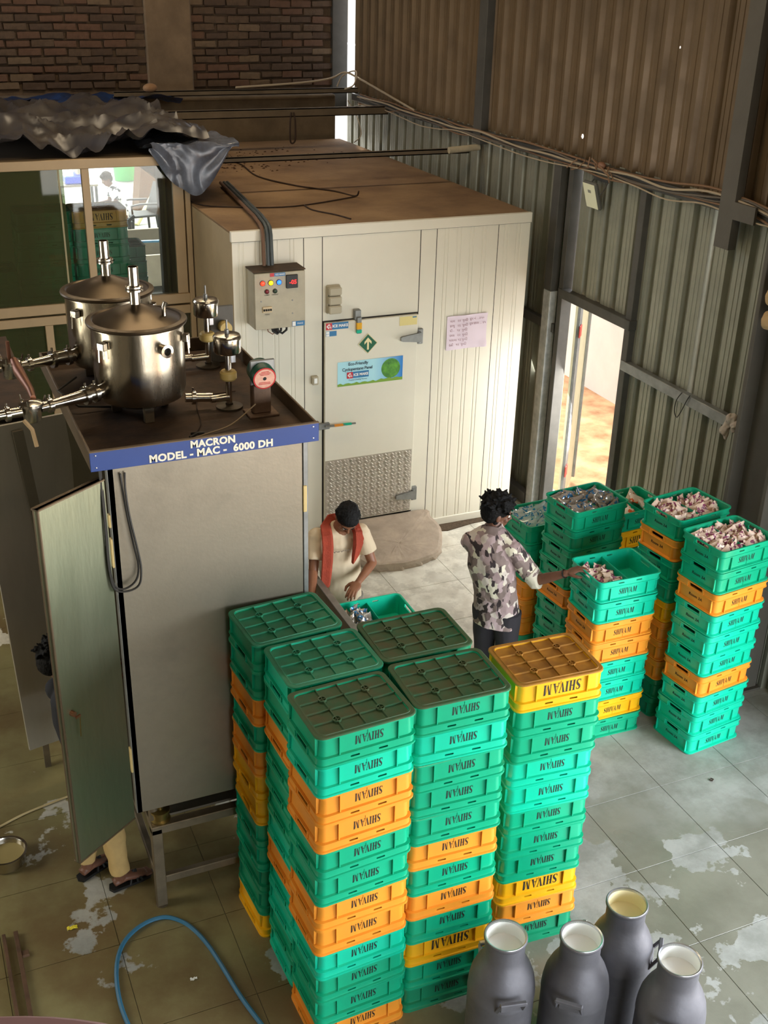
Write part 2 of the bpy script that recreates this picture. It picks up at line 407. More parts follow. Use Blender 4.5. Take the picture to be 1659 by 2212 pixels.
# ---- back wall: brickwork above a concrete beam, open hall underneath
YB = 14.2
mortar = mat('mud_mortar', (104, 86, 68), .95, var=.3, vscale=8, bump=.8, bscale=22)
wb = struct('wall_back', MB().box((-4, YB+.02, 3.42), (5.46, YB+.3, 7.2)), mortar)
bricks = [mat('brick_red', (108, 80, 62), .92, var=.35, vscale=12, bump=.5, bscale=50), mat('brick_brown', (102, 82, 64), .92, var=.4, vscale=12, bump=.5, bscale=50), mat('brick_dark', (88, 70, 56), .95, var=.3, vscale=12, bump=.5), mat('brick_pale', (118, 98, 76), .92, var=.35, vscale=12, bump=.5)]
bme = []
for v in range(5):
    b = MB(); b.box((.004, -.02, .004), (.256, .09, .077), bev=.007)
    b.v = [(x+random.uniform(-.007, .007), y+random.uniform(-.009, .009), z+random.uniform(-.006, .006)) for x, y, z in b.v]
    bme.append(auto(b.mesh('brick', [bricks[0]])))
rb = random.Random(3)
for r_ in range(17):
    z = 3.56+r_*.089
    x = 1.15-(.13 if r_ % 2 else 0)
    while x < 5.4:
        if not (3.12 < x+.13 < 3.66) and not (x+.26 > 5.46):
            inst('brick', rb.choice(bme), rb.choice(bricks[:3] if rb.random() < .75 else bricks), wb, (x+rb.uniform(-.012, .012), YB-rb.uniform(0, .016), z+rb.uniform(-.005, .005)), (0, R(rb.uniform(-1.2, 1.2)), 0))
        x += .27
conc = mat('rough_concrete', (128, 108, 84), .92, var=.35, vscale=3.5, bump=.5, bscale=18)
conc_d = mat('dusty_concrete', (120, 104, 82), .95, var=.35, vscale=4, bump=.3)
obj('concrete_column', MB().box((3.13, YB-.06, 3.42), (3.68, YB+.3, 7.2), bev=.02), conc, wb)
struct('trim_2', MB().box((-4, 13.72, 2.86), (5.33, YB+.3, 3.50), bev=.015), conc_d)
sc_ = thing('corner_post', 'grey steel post beside the bright slit in the far corner', 'column', (5.55, YB, 3.3))
obj('post', MB().box((-.10, -.06, 0), (.10, .08, 3.9), bev=.006), dark_steel, sc_)
# cross beams overhead
def cbeam(y, z, x0, x1, h, d, label):
    m = MB(); m.box((x0, y-d, z), (x1, y-d+.01, z+h)); m.box((x0, y-d, z), (x1, y, z+.01)); m.box((x0, y-d, z+h-.01), (x1, y, z+h))
    return tag(obj('cross_beam', m, mat('dusty_beam', (112, 98, 78), .8, .1, var=.3, vscale=5)), label, 'beam')
cbeam(12.85, 3.37, 3.0, 5.62, .09, .08, 'wide dusty steel channel beam over the cold room, with a wire hook hanging')
cbeam(13.6, 3.53, 2.6, 5.55, .06, .06, 'thin steel beam furthest back, just under the brick wall')
cbeam(10.6, 3.26, 2.6, 5.55, .05, .05, 'thin dark steel beam low across the cold room top')
tag(obj('white_pipe_end', MB().cyl((5.30, 10.52, 3.30), (5.78-.14, 10.52, 3.32), .032, 14), mat('off_white_pipe', (190, 178, 150), .6, var=.25, vscale=12)), 'short off-white pipe resting at the end of the lowest beam', 'pipe')

# ================================================================== COLD ROOM
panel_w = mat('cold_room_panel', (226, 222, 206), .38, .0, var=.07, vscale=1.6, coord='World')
panel_top = mat('dusty_panel_top', (150, 122, 88), .85, var=.4, vscale=1.8, col2=(112, 86, 60), bump=.2, bscale=30, coord='World')
seam = mat('dark_seam', (40, 36, 30), .8)
X0, X1, YF, YR, ZT = 2.57, 5.36, 8.93, 13.65, 2.99
cr = thing('cold_room', 'large off-white insulated cold room with a dusty brown flat roof and ribbed panels', 'cold room', (0, 0, 0))
obj('core', MB().box((X0+.02, YF+.04, .02), (X1-.02, 11.2, ZT-.02)), seam, cr); obj('core', MB().box((3.42, 11.2, .02), (X1-.02, YR, ZT-.02)), seam, cr)
obj('roof_panel', MB().box((X0, YF+.0, ZT-.02), (X1, YR, ZT), bev=.004), panel_top, cr)
obj('edge_trim', MB().box((X0-.004, YF-.012, ZT-.085), (X1+.004, YF+.03, ZT+.003), bev=.004), panel_w, cr)
obj('skirting', MB().box((X0, YF-.012, 0), (3.365, YF+.03, .075), bev=.004), panel_w, cr)
obj('skirting', MB().box((4.262, YF-.012, 0), (X1, YF+.03, .075), bev=.004), panel_w, cr)
def groove_panel(x0, x1, z0, z1, ribs):
    # shallow vertical grooves rolled into the face
    pts = [(x0+.0035, 0)]
    for g in ribs:
        if x0+.012 < g < x1-.012: pts += [(g-.007, 0), (g-.003, .0035), (g+.003, .0035), (g+.007, 0)]
    pts.append((x1-.0035, 0)); m = MB(); n = len(pts)
    v = [(x, YF+d, z) for x, d in pts for z in (z0, z1)]+[(x0+.002, YF+.05, z0), (x0+.002, YF+.05, z1), (x1-.002, YF+.05, z0), (x1-.002, YF+.05, z1)]
    f = [(2*i, 2*i+2, 2*i+3, 2*i+1) for i in range(n-1)]
    f += [(0, 1, 2*n+1, 2*n), (2*n-2, 2*n+2, 2*n+3, 2*n-1)]; m.add(v, f); return m
def rr_(a, b, s): 
    o = []; x = a
    while x < b: o += [x, x+.035]; x += s
    return o
for (a, b, rb_) in ((X0, 3.19, rr_(X0+.06, 3.15, .145)), (3.19, 3.357, []), (4.27, 4.425, []), (4.425, 5.035, rr_(4.50, 5.0, .125)), (5.035, X1, rr_(5.10, 5.33, .125))):
    obj('wall_panel', groove_panel(a, b, .07, ZT-.08, rb_), panel_w, cr)
obj('wall_panel', MB().box((3.36, YF, 2.175), (4.267, YF+.05, ZT-.083), bev=.003), panel_w, cr)
for x_ in (3.19, 3.357, 4.27, 4.425, 5.035): obj('panel_joint', MB().box((x_-.0034, YF+.0015, .07), (x_+.0034, YF+.03, ZT-.085)), seam, cr)
obj('panel_joint', MB().box((X0+.005, YF-.001, ZT-.089), (X1-.005, YF+.03, ZT-.084)), seam, cr)
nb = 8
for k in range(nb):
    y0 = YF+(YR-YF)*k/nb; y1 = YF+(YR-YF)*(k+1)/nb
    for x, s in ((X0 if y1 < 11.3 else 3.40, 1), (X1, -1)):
        obj('side_panel', MB().box((x, y0+.002, .02), (x+s*.02, y1-.002, ZT-.021), bev=.002), mat('shade_brown_side_panel', (176, 156, 122), .6, var=.25, vscale=1.5, coord='World'), cr)  # left side's warm shade painted into the panel colour, on both sides
dr = thing('cold_room_door', 'off-white insulated door with tread-plate kick panel and stickers in the cold room front', 'door', (0, 0, 0))
obj('door_panel', MB().box((3.368, YF-.035, .225), (4.258, YF-.001, 2.165), bev=.005), panel_w, dr)
obj('gasket', MB().box((3.362, YF-.006, .21), (4.264, YF, 2.175)), seam, dr)
plate = obj('kick_plate', MB().box((3.374, YF-.040, .235), (4.240, YF-.034, .868), bev=.001), mat('tread_plate', (186, 178, 166), .38, .6, var=.12, vscale=5), dr)
t = MB(); k = 0; zz = .255
while zz < .85:
    xx = 3.392+(.024 if k % 2 else 0)
    kk = 0
    while xx < 4.225:
        d = 1 if (kk+k) % 2 else -1
        for q in (-1, 0, 1):
            M = Matrix.Translation((xx+q*.0066, YF-.0405, zz-q*.0066*d)) @ Matrix.Rotation(R(45*d), 4, 'Y')
            t.add([M @ Vector(p) for p in ((-.0025, 0, -.015), (.0025, 0, -.015), (.0025, 0, .015), (-.0025, 0, .015), (0, -.0035, -.010), (0, -.0035, .010))], [(0, 1, 4), (1, 2, 5, 4), (2, 3, 5), (3, 0, 4, 5)])
        xx += .0345; kk += 1
    zz += .0345; k += 1
obj('tread_pattern', t, mat('tread_bars', (206, 200, 190), .35, .6), plate, kind='stuff')
# hinges, latches
for z in (.395, 1.955):
    h = MB(); h.box((4.262, YF-.03, z-.07), (4.315, YF, z+.07), bev=.004); h.cyl((4.268, YF-.04, z-.05), (4.268, YF-.04, z+.05), .018, 10)
    h.prism([(4.285, z-.045), (4.285, z+.045), (4.10, z+.022), (4.085, z+.015), (4.085, z-.015), (4.10, z-.022)], -.0, .02, M=Matrix(((1, 0, 0, 0), (0, 0, 1, YF-.062), (0, 1, 0, 0), (0, 0, 0, 1))))
    obj('hinge', h, galv, dr)
hd = MB(); hd.box((3.30, YF-.06, 1.19), (3.41, YF-.03, 1.25), bev=.006); hd.tube([(3.36, YF-.07, 1.225), (3.44, YF-.085, 1.228), (3.64, YF-.10, 1.232)], [.016, .017, .012], 10, ell=.6)
hh = obj('handle', hd, galv, dr)
for a, b, c_ in ((3.44, 3.52, orange_p), (3.52, 3.60, green_b)): obj('tape_band', MB().tube([(a, YF-.086-.0*a, 1.229), (b, YF-.096, 1.231)], .0185, 10, ell=.62), c_, hh)
lt = MB(); lt.box((3.64, YF-.05, 2.17), (3.70, YF, 2.26), bev=.006); lt.box((3.655, YF-.065, 2.05), (3.70, YF-.04, 2.20), bev=.006)
lo_ = obj('latch', lt, galv, dr)
obj('tape_band', MB().box((3.654, YF-.067, 2.09), (3.702, YF-.039, 2.15), bev=.003), yellow_p, lo_); obj('tape_band', MB().box((3.654, YF-.067, 2.055), (3.702, YF-.039, 2.085), bev=.003), green_b, lo_)
# stickers on the door (flat prints)
def flat(parent, name, x0, z0, x1, z1, m, y, t_=.0012):
    return obj(name, MB().box((x0, y-t_, z0), (x1, y, z1)), m, parent)
def text(parent, s, x, z, size, m, y, rot=None, **k):
    return obj('lettering', text_mesh(s, size, **k), m, parent, (x, y, z), rot or FRONT)
blue_s = mat('sticker_blue', (44, 118, 170), .45); red_s = mat('sticker_red', (196, 40, 52), .45); wht = mat('print_white', (238, 240, 238), .5)
yd = YF-.0365
def ice(x0, z0, x1, z1, y, par=dr, lab='blue and red ICE MAKE maker sticker'):
    st = flat(par, 'sticker', x0, z0, x1, z1, blue_s, y); st['label'] = lab
    w = (x1-x0); h = z1-z0
    flat(st, 'emblem', x0, z0, x0+w*.27, z1, red_s, y-.0013)
    cx, cz = x0+w*.135, (z0+z1)/2
    dmd = MB(); M = Matrix(((1, 0, 0, cx), (0, 0, 1, y-.0030), (0, 1, 0, cz), (0, 0, 0, 1)))
    s_ = h*.40
    dmd.prism([(-s_, 0), (0, s_), (s_*.55, s_*.45), (s_*.32, s_*.22), (0, s_*.52), (-s_*.52, 0), (0, -s_*.52), (0, -s_)], 0, .0006, M=M); obj('emblem_mark', dmd, wht, st)
    text(st, 'm', cx+s_*.35, cz-s_*.25, h*.62, wht, y-.003, bold=.0006)
    text(st, 'ICE MAKE', x0+w*.635, cz, h*.56, wht, y-.0025, bold=.0012)
    return st
ice(3.376, 2.103, 3.585, 2.163, yd)
s2 = flat(dr, 'sticker', 3.376, 2.045, 3.475, 2.090, blue_s, yd); s2['label'] = 'small blue sticker with white emblem'
flat(s2, 'emblem', 3.378, 2.047, 3.408, 2.088, wht, yd-.0013)
text(s2, 'care', 3.392, 2.067, .018, blue_s, yd-.003)
ys_ = flat(dr, 'sticker', 4.075, 2.075, 4.245, 2.155, mat('sticker_cream', (222, 208, 140), .6), yd); ys_['label'] = 'faded yellow paper sticker'
flat(ys_, 'mark', 4.20, 2.14, 4.238, 2.15, blue_s, yd-.0013)
# green arrow sign on point
M = Matrix.Translation((3.772, yd-.002, 1.945)) @ Matrix.Rotation(R(90), 4, 'X') @ Matrix.Rotation(R(45), 4, 'Z')
sg = obj('exit_sign', MB().box((-.066, -.066, 0), (.066, .066, .0012), M=M), mat('sign_border', (214, 204, 160), .5), dr)
sg['label'] = 'green diamond sign with a white up arrow'
obj('sign_face', MB().box((-.060, -.060, .0012), (.060, .060, .002), M=M), mat('sign_green', (8, 92, 62), .45), sg)
M2 = Matrix.Translation((3.772, yd-.0045, 1.945)) @ Matrix.Rotation(R(90), 4, 'X')
arrow = [(-.009, -.055), (.009, -.055), (.009, .018), (.034, -.006), (.034, .018), (0, .056), (-.034, .018), (-.034, -.006), (-.009, .018)]
obj('arrow', MB().prism(arrow, 0, .0008, M=M2), mat('sign_cream', (232, 220, 170), .5), sg)
# eco banner
bn_m = bpy.data.materials.new('banner_print'); bn_m.use_nodes = True
_n = bn_m.node_tree.nodes; _l = bn_m.node_tree.links; _tc = _n.new('ShaderNodeTexCoord'); _s = _n.new('ShaderNodeSeparateXYZ'); _l.new(_tc.outputs['Generated'], _s.inputs[0])
_r = _n.new('ShaderNodeValToRGB'); _r.color_ramp.elements[0].color = srgb(170, 222, 236); _r.color_ramp.elements[1].color = srgb(10, 120, 200); _r.color_ramp.elements[0].position = .55
_l.new(_s.outputs[0], _r.inputs[0]); _l.new(_r.outputs[0], _n['Principled BSDF'].inputs['Base Color'])
bn = obj('banner', MB().box((3.487, yd-.0015, 1.572), (4.118, yd, 1.798)), bn_m, dr); bn['label'] = 'blue eco-friendly banner with a green globe'
g_ = MB(); Mg = Matrix(((1, 0, 0, 0), (0, 0, 1, yd-.003), (0, 1, 0, 0), (0, 0, 0, 1)))
gr = [(3.487, 1.572)]+[(3.487+.631*i/24, 1.592+.006*math.sin(i*2.1)+.003*(i % 2)+(.008 if i > 15 else 0)) for i in range(25)]+[(4.118, 1.572)]
obj('grass_strip', g_.prism(gr, 0, .0006, M=Mg), mat('print_grass', (120, 160, 50), .6), bn)
cx, cz = 4.0, 1.692
obj('shadow_strip', MB().prism([(3.90, 1.592), (4.118, 1.60), (4.118, 1.588), (3.88, 1.585)], .0006, .001, M=Mg), mat('print_dark', (30, 40, 30), .6), bn)
obj('globe', MB().prism([(cx+.092*math.cos(a*math.pi/16), cz+.092*math.sin(a*math.pi/16)) for a in range(32)], .0008, .0016, M=Mg), mat('print_globe', (96, 168, 44), .6, var=.5, vscale=22, col2=(50, 110, 40)), bn)
con = [[(-.075, .02), (-.05, .06), (-.02, .055), (-.03, .03), (-.055, .0), (-.07, -.01)], [(-.01, .0), (.02, .02), (.045, .0), (.03, -.02), (.035, -.05), (.02, -.075), (.005, -.045), (-.015, -.03)], [(.0, .07), (.04, .075), (.06, .045), (.03, .04), (.01, .05)]]
for i, p in enumerate(con): obj('continent', MB().prism([(cx+a, cz+b) for a, b in p], .0018, .0022, M=Mg), mat(('print_pale', 'print_yellow')[i == 0], ((226, 240, 214), (214, 206, 70))[i == 0], .6), bn)
for bx, bz, s_ in ((3.885, 1.765, 1), (4.085, 1.775, .7)):
    obj('bird', MB().prism([(bx+a*s_, bz+b*s_) for a, b in ((-.02, .012), (-.006, .002), (0, -.012), (.006, .002), (.02, .012), (.006, .010), (0, .004), (-.006, .010))], .0018, .0022, M=Mg), ink, bn)
obj('bird', MB().prism([(3.530+a, 1.755+b) for a, b in ((-.015, .014), (0, .006), (.012, .0), (0, -.006), (-.015, -.012), (-.004, 0))], .0018, .0022, M=Mg), blue_s, bn)
dk = mat('print_navy', (24, 44, 60), .6)
text(bn, 'Eco-Friendly', 3.682, 1.772, .040, dk, yd-.0045, bold=.0006, spacing=.95); text(bn, 'Cyclopentane Panel', 3.675, 1.724, .040, dk, yd-.0045, bold=.0006, spacing=.92)
st = ice(3.575, 1.640, 3.785, 1.698, yd-.0035, bn, 'ICE MAKE mark printed on the banner')
text(bn, 'Trusted Cooling Partner', 3.68, 1.623, .018, dk, yd-.0045, shear=.2)

# bulkhead lamp, switch, paper, control box, conduits
bk = thing('bulkhead_lamp', 'grey three-segment plastic bulkhead lamp above the cold room door', 'lamp', (3.452, YF, 2.365))
bl = mat('aged_plastic', (176, 168, 146), .55)
obj('base', MB().box((-.066, -.025, -.125), (.066, 0, .125), bev=.012), bl, bk)
for i in range(3): obj('segment', MB().box((-.060, -.075, -.118+i*.08), (.060, -.02, -.043+i*.08), bev=.012), bl, bk)
sw = thing('door_switch', 'small square white switch left of the cold room door', 'switch', (3.28, YF, 1.655))
obj('housing', MB().box((-.03, -.045, -.04), (.03, 0, .04), bev=.008), bl, sw); obj('button', MB().box((-.018, -.052, -.022), (.012, -.045, .026), bev=.004), wht, sw)
pp = MB(); n1, n2 = 13, 9
for j in range(n2):
    for i in range(n1):
        u, v = i/(n1-1), j/(n2-1); pp.v.append((4.562+.413*u+.008*v*0, YF-.006-.005*math.sin(u*9+v*4)-.006*(v > .9)-(.012 if u > .9 and v < .2 else 0), 1.785+.320*v+.004*u))
for j in range(n2-1):
    for i in range(n1-1): pp.f.append((j*n1+i, j*n1+i+1, (j+1)*n1+i+1, (j+1)*n1+i)); pp.mi.append(0); pp.sm.append(True)
pa = tag(obj('notice_paper', pp, mat('lilac_paper', (222, 208, 222), .7)), 'pale pink paper notice with written lines taped right of the cold room door', 'paper')
pr = mat('faded_ink', (120, 70, 84), .7)
for i, s_ in enumerate(('લાલ   ૨૪  યુનિટ', 'કાજુ   ૨૬  યુનિટ', 'ઘી -   ૧૪  યુનિટ', 'છાશ   ૨૨  યુનિટ', 'મસાલા ૧૬ યુનિટ', 'દહીં   ૧૨  યુનિટ')):
    obj('written_line', text_mesh(s_, .031, ax='LEFT'), pr, pa, (4.588, YF-.017, 2.060-i*.045), FRONT)
for i, s_ in enumerate(('દૂધ નં. ...૪૫૦', 'દૂધ છાશ ... ૪૫')): obj('written_line', text_mesh(s_, .031, ax='LEFT'), pr, pa, (4.79, YF-.017, 2.067-i*.045), FRONT)

cb = thing('control_box', 'grey metal control box with red, yellow and blue lamps on the cold room corner', 'control box', (2.90, YF, 2.46))
cbm = mat('control_box_paint', (178, 170, 148), .5, .1, var=.18, vscale=7)
obj('enclosure', MB().box((-.215, -.20, -.24), (.225, 0, .235), bev=.006), cbm, cb)
obj('front_door', MB().box((-.212, -.222, -.237), (.222, -.203, .230), bev=.004), cbm, cb)
obj('hood', MB().box((-.22, -.215, .235), (.23, 0, .245), bev=.003), dustfloor, cb)
yb = -.222
def lamp(x, z, c, e, r=.019):
    o = MB(); o.lathe([(r*.9, 0), (r, .004), (r*.8, .014), (.001, .018)], n=14, M=Matrix.Translation((x, yb-.004, z)) @ Matrix.Rotation(R(90), 4, 'X'))
    q = obj('indicator_lamp', o, mat('lamp_%d_%d_%d' % c, c, .3, emit=(c, e) if e else None), cb)
    obj('bezel', MB().lathe([(r*1.25, 0), (r*1.25, .006), (r*.9, .006)], n=14, M=Matrix.Translation((x, yb, z)) @ Matrix.Rotation(R(90), 4, 'X')), black_p, q)
lamp(-.145, .150, (255, 40, 20), 5); lamp(-.075, .150, (255, 200, 10), 3.5); lamp(-.005, .150, (30, 90, 255), 4)
lamp(-.110, .080, (120, 14, 30), 0, .016); lamp(-.040, .080, (40, 60, 40), 0, .016)
dp = obj('display', MB().box((.055, yb-.016, .095), (.155, yb, .205), bev=.003), black_p, cb)
obj('digits', text_mesh('-05', .048, bold=.001), mat('led_red', (255, 30, 30), .4, emit=((255, 30, 30), 1.6)), dp, (.112, yb-.0175, .145), FRONT)
for x, s_ in ((-.11, 'ALARM'), (-.04, 'DEFROST')): text(cb, s_, x, .050, .014, ink, yb-.002)
st = flat(cb, 'sticker', -.08, .200, .05, .228, blue_s, yb-.001); text(st, 'ICE MAKE', .005, .214, .018, wht, yb-.004, bold=.0004); flat(st, 'emblem', -.08, .200, -.045, .228, red_s, yb-.0024)
st = flat(cb, 'sticker', .105, -.232, .215, -.190, blue_s, yb-.001); flat(st, 'emblem', .108, -.229, .135, -.193, wht, yb-.0024); text(st, 'MAKE', .175, -.211, .020, wht, yb-.004)
kb = obj('breaker', MB().box((-.150, yb-.014, -.095), (-.07, yb, -.045), bev=.003), mat('breaker_cream', (206, 186, 150), .5), cb)
for i in range(4): obj('toggle', MB().box((-.146+i*.019, yb-.022, -.078), (-.133+i*.019, yb-.014, -.062)), ink, kb)
text(cb, 'MAINS', -.11, -.112, .014, ink, yb-.002)
for x, z in ((-.16, .0), (.11, -.01), (.11, -.12)): obj('screw', MB().lathe([(.007, 0), (.006, .004), (.001, .004)], n=8, M=Matrix.Translation((x, yb, z)) @ Matrix.Rotation(R(90), 4, 'X')), galv, cb)
for k, (x, r_, dx) in enumerate(((.0, .010, .10), (-.02, .006, .03), (.05, .010, -.09), (.02, .007, -.03), (-.08, .004, .09))):
    obj('cable', MB().tube([(x, -.10, -.235), (x+dx*.1, -.12, -.29), (x+dx*.5, -.125, -.315), (x+dx*.9, -.12, -.29), (x+dx, -.10, -.235)], r_, 8), mat('black_cable', (22, 22, 22), .5) if k < 4 else mat('brown_cable', (120, 66, 40), .6), cb)
cnd = mat('conduit_grey_blue', (74, 82, 84), .45, var=.2, vscale=9)
for k, dx in enumerate((0, .036, .068)):
    m = MB(); p = []
    for (x, y, z) in ((3.02, 10.9, 3.025), (2.85, 9.3, 3.03), (2.80+dx*0, 8.98, 3.03), (2.79, 8.90, 3.015), (2.785, 8.86, 2.96), (2.785, 8.84, 2.72)): p.append((x+dx+.03, y-(dx*.0), z))
    m.tube(p, .0155, 10)
    tag(obj('conduit', m, cnd if k else mat('conduit_rust', (104, 76, 56), .6)), ('rusty brown conduit, left of the three running down into the control box', 'grey-blue conduit between the two others above the control box', 'grey-blue conduit, right of the three above the control box')[k], 'conduit')
wire = mat('old_wire', (52, 36, 26), .8)
def wirething(name, pts, r, label, m=wire, cat='wire'):
    # smoothed path
    P = [Vector(p) for p in pts]; Q = []
    for i in range(len(P)-1):
        a = P[max(0, i-1)]; b = P[i]; c = P[i+1]; d = P[min(len(P)-1, i+2)]
        for s_ in range(5):
            t_ = s_/5; Q.append(.5*((2*b)+(c-a)*t_+(2*a-5*b+4*c-d)*t_*t_+(3*b-a-3*c+d)*t_**3))
    Q.append(P[-1]); return tag(obj(name, MB().tube(Q, r, 7), m), label, cat)
zc = ZT+.008
wirething('loose_wire', [(3.45, 12.7, zc), (3.6, 12.1, zc), (3.55, 11.3, zc), (3.75, 10.7, zc), (4.0, 10.35, zc), (4.10, 10.05, zc), (4.10, 9.95, zc+.06)], .008, 'dark loose wire snaking down the middle of the cold room roof to a bent tip')
wirething('loose_wire', [(2.60, 11.6, zc), (2.57, 10.9, zc), (2.60, 10.1, zc), (2.90, 9.85, zc), (3.4, 9.75, zc), (4.09, 10.02, zc)], .006, 'dark loose wire crossing the cold room roof from the left edge')
wirething('loose_wire', [(3.50, 9.78, zc), (3.50, 9.55, zc), (3.62, 9.3, zc), (3.68, 9.10, zc)], .006, 'short dark wire near the front edge of the cold room roof')
# dirt and crumbs on the roof
dd = MB(); rg = random.Random(5)
for k in range(260):
    x = rg.gauss(3.55, .65); y = rg.gauss(12.35, .45)
    if not (X0+.03 < x < X1-.05 and 10.9 < y < 13.5): continue
    s_ = rg.uniform(.006, .022); dd.add([(x+s_*math.cos(a)*rg.uniform(.6, 1.2), y+s_*math.sin(a)*rg.uniform(.6, 1.2), ZT+.001) for a in (0, 1.3, 2.5, 3.8, 5)]+[(x, y, ZT+s_*.6)], [(0, 1, 5), (1, 2, 5), (2, 3, 5), (3, 4, 5), (4, 0, 5)])
tag(obj('roof_debris', dd, mat('dry_debris', (70, 46, 30), .95), kind='stuff'), 'dry dirt and crumbs scattered at the back of the cold room roof', 'debris')
# concrete ramp slab before the door
sp = [(3.36, 8.915), (4.34, 8.915), (4.42, 8.78), (4.44, 8.60), (4.36, 8.42), (4.27, 8.30), (4.1, 8.23), (3.90, 8.20), (3.76, 8.22), (3.62, 8.26), (3.50, 8.42), (3.40, 8.62)]
ms = MB(); top = [(x, y, .205 if y > 8.9 else (.15 if y > 8.7 else (.11 if y > 8.5 else .085))) for x, y in sp]; cx = sum(p[0] for p in sp)/12; cy = sum(p[1] for p in sp)/12
zr = lambda y_: .075+.13*max(0, min(1, (y_-8.32)/.58))
sm_ = []
for a in range(48):
    k_ = a/4; i0 = int(k_) % 12; f_ = k_-int(k_); P_ = [V_ for V_ in (Vector(sp[(i0-1) % 12]), Vector(sp[i0]), Vector(sp[(i0+1) % 12]), Vector(sp[(i0+2) % 12]))]
    q_ = .5*((2*P_[1])+(P_[2]-P_[0])*f_+(2*P_[0]-5*P_[1]+4*P_[2]-P_[3])*f_*f_+(P_[1]*3-P_[0]-P_[2]*3+P_[3])*f_**3); q_.y = min(q_.y, 8.915); sm_.append(q_)
rs = [[(q_.x+random.uniform(-.012, .012), min(8.915, q_.y+random.uniform(-.012, .012)), 0) for q_ in sm_]]
for sc__, dz in ((1.015, -.03), (1.0, 0), (.93, .010), (.8, .012), (.6, .012), (.4, .012), (.2, .012), (.02, .012)):
    rs.append([(cx+(q_.x-cx)*sc__, min(8.915, cy+(q_.y-cy)*sc__), zr(cy+(q_.y-cy)*sc__)+dz+random.uniform(-.002, .002)) for q_ in sm_])
tag(obj('concrete_ramp', (ms.rings(rs, smooth=False), ms)[1], mat('ramp_concrete', (182, 166, 148), .85, var=.3, vscale=6, bump=.3, bscale=20)), 'rough concrete ramp slab with a broken edge in front of the cold room door', 'ramp')
tag(obj('floor_crumbs', MB().prism([(4.5, 8.90), (5.3, 8.90), (5.25, 8.84), (4.9, 8.82), (4.6, 8.76), (4.46, 8.80)], 0, .012), mat('dark_dirt', (92, 76, 58), .95, bump=.8, bscale=60, var=.5, vscale=40), kind='stuff'), 'dark dirt gathered along the base of the cold room', 'dirt')

# ================================================================== PARTITION WITH WINDOWS (left)
fr = mat('window_frame_aluminium', (176, 152, 118), .5, .2, var=.12, vscale=3)
def glass_mat(name, tint, dirt, dcol):
    m = bpy.data.materials.new(name); m.use_nodes = True; n = m.node_tree.nodes; l = m.node_tree.links; n.clear()
    o = n.new('ShaderNodeOutputMaterial'); t_ = n.new('ShaderNodeBsdfTransparent'); t_.inputs[0].default_value = tint
    g = n.new('ShaderNodeBsdfGlossy'); g.inputs['Roughness'].default_value = .03
    f = n.new('ShaderNodeFresnel'); f.inputs[0].default_value = 1.5
    d = n.new('ShaderNodeBsdfDiffuse'); d.inputs[0].default_value = dcol
    mx = n.new('ShaderNodeMixShader'); m2 = n.new('ShaderNodeMixShader'); m2.inputs[0].default_value = dirt
    l.new(f.outputs[0], mx.inputs[0]); l.new(t_.outputs[0], mx.inputs[1]); l.new(g.outputs[0], mx.inputs[2])
    l.new(mx.outputs[0], m2.inputs[1]); l.new(d.outputs[0], m2.inputs[2]); l.new(m2.outputs[0], o.inputs[0]); return m
glass_c = glass_mat('clear_glass', (.86, .9, .86, 1), .03, srgb(120, 120, 100))
glass_g = glass_mat('dirty_green_glass', (.46, .52, .40, 1), .26, srgb(104, 106, 72))
YP = 10.2
pw = bpy.data.objects.new('window_1', None); COL.objects.link(pw); pw['kind'] = 'structure'
def bar(x0, z0, x1, z1, d=.06, y=YP): return obj('window_frame', MB().box((x0, y-d/2, z0), (x1, y+d/2, z1), bev=.004), fr, pw)
bar(-.6, 3.33, 2.56, 3.41, .09); bar(2.515, .0, 2.56, 3.33, .09); bar(2.41, 2.18, 2.505, 3.33, .05); bar(1.625, 2.18, 1.69, 3.33, .05); bar(.3, 2.18, .36, 3.33)
bar(-.6, 2.09, 2.515, 2.18, .09); bar(-.6, 1.99, 2.515, 2.07, .07); bar(1.19, 1.0, 1.26, 1.99); bar(1.80, 1.0, 1.86, 1.99); bar(.3, 1.0, .36, 1.99); bar(-.6, .9, 2.515, 1.0, .09)
def pane(x0, z0, x1, z1, g, y=YP): return obj('window_pane', MB().box((x0, y-.003, z0), (x1, y+.003, z1)), g, pw)
pane(1.69, 2.18, 2.41, 3.33, glass_c); pane(.36, 2.18, 1.47, 3.33, glass_g, YP-.02); pane(1.44, 2.18, 1.625, 3.33, glass_c); pane(1.26, 1.0, 1.80, 1.99, glass_g); pane(1.86, 1.0, 2.515, 1.99, glass_c); pane(.36, 1.0, 1.19, 1.99, glass_g)
obj('window_pane', MB().box((1.425, YP-.03, 2.18), (1.44, YP-.01, 3.33)), mat('glass_edge', (150, 140, 104), .4), pw)
obj('window_panel', MB().box((-.6, YP-.02, 0), (2.515, YP+.02, .9)), mat('lower_panel', (120, 112, 96), .6), pw)
struct('trim_3', MB().box((-4, YP-.05, 0), (-.6, YP+.05, 3.41)), wl_m)
struct('trim_4', MB().box((2.47, YP+.045, 0), (2.53, YP+.9, 3.3)), mat('brown_side_panel', (116, 98, 70), .7))
# false ceiling edge behind the top rail
struct('ceiling_inner', MB().box((-4, YP+.05, 3.36), (2.95, 13.7, 3.40)), mat('ply_ceiling', (100, 84, 64), .9))
obj('curtain_strip', MB().box((2.42, YP+.40, 1.2), (2.44, YP+.43, 3.3)), mat('pvc_strip', (110, 104, 66), .4), pw)
obj('curtain_strip', MB().box((2.37, YP+.45, 1.2), (2.5, YP+.47, 3.3)), mat('dark_board', (60, 56, 40), .7), pw)

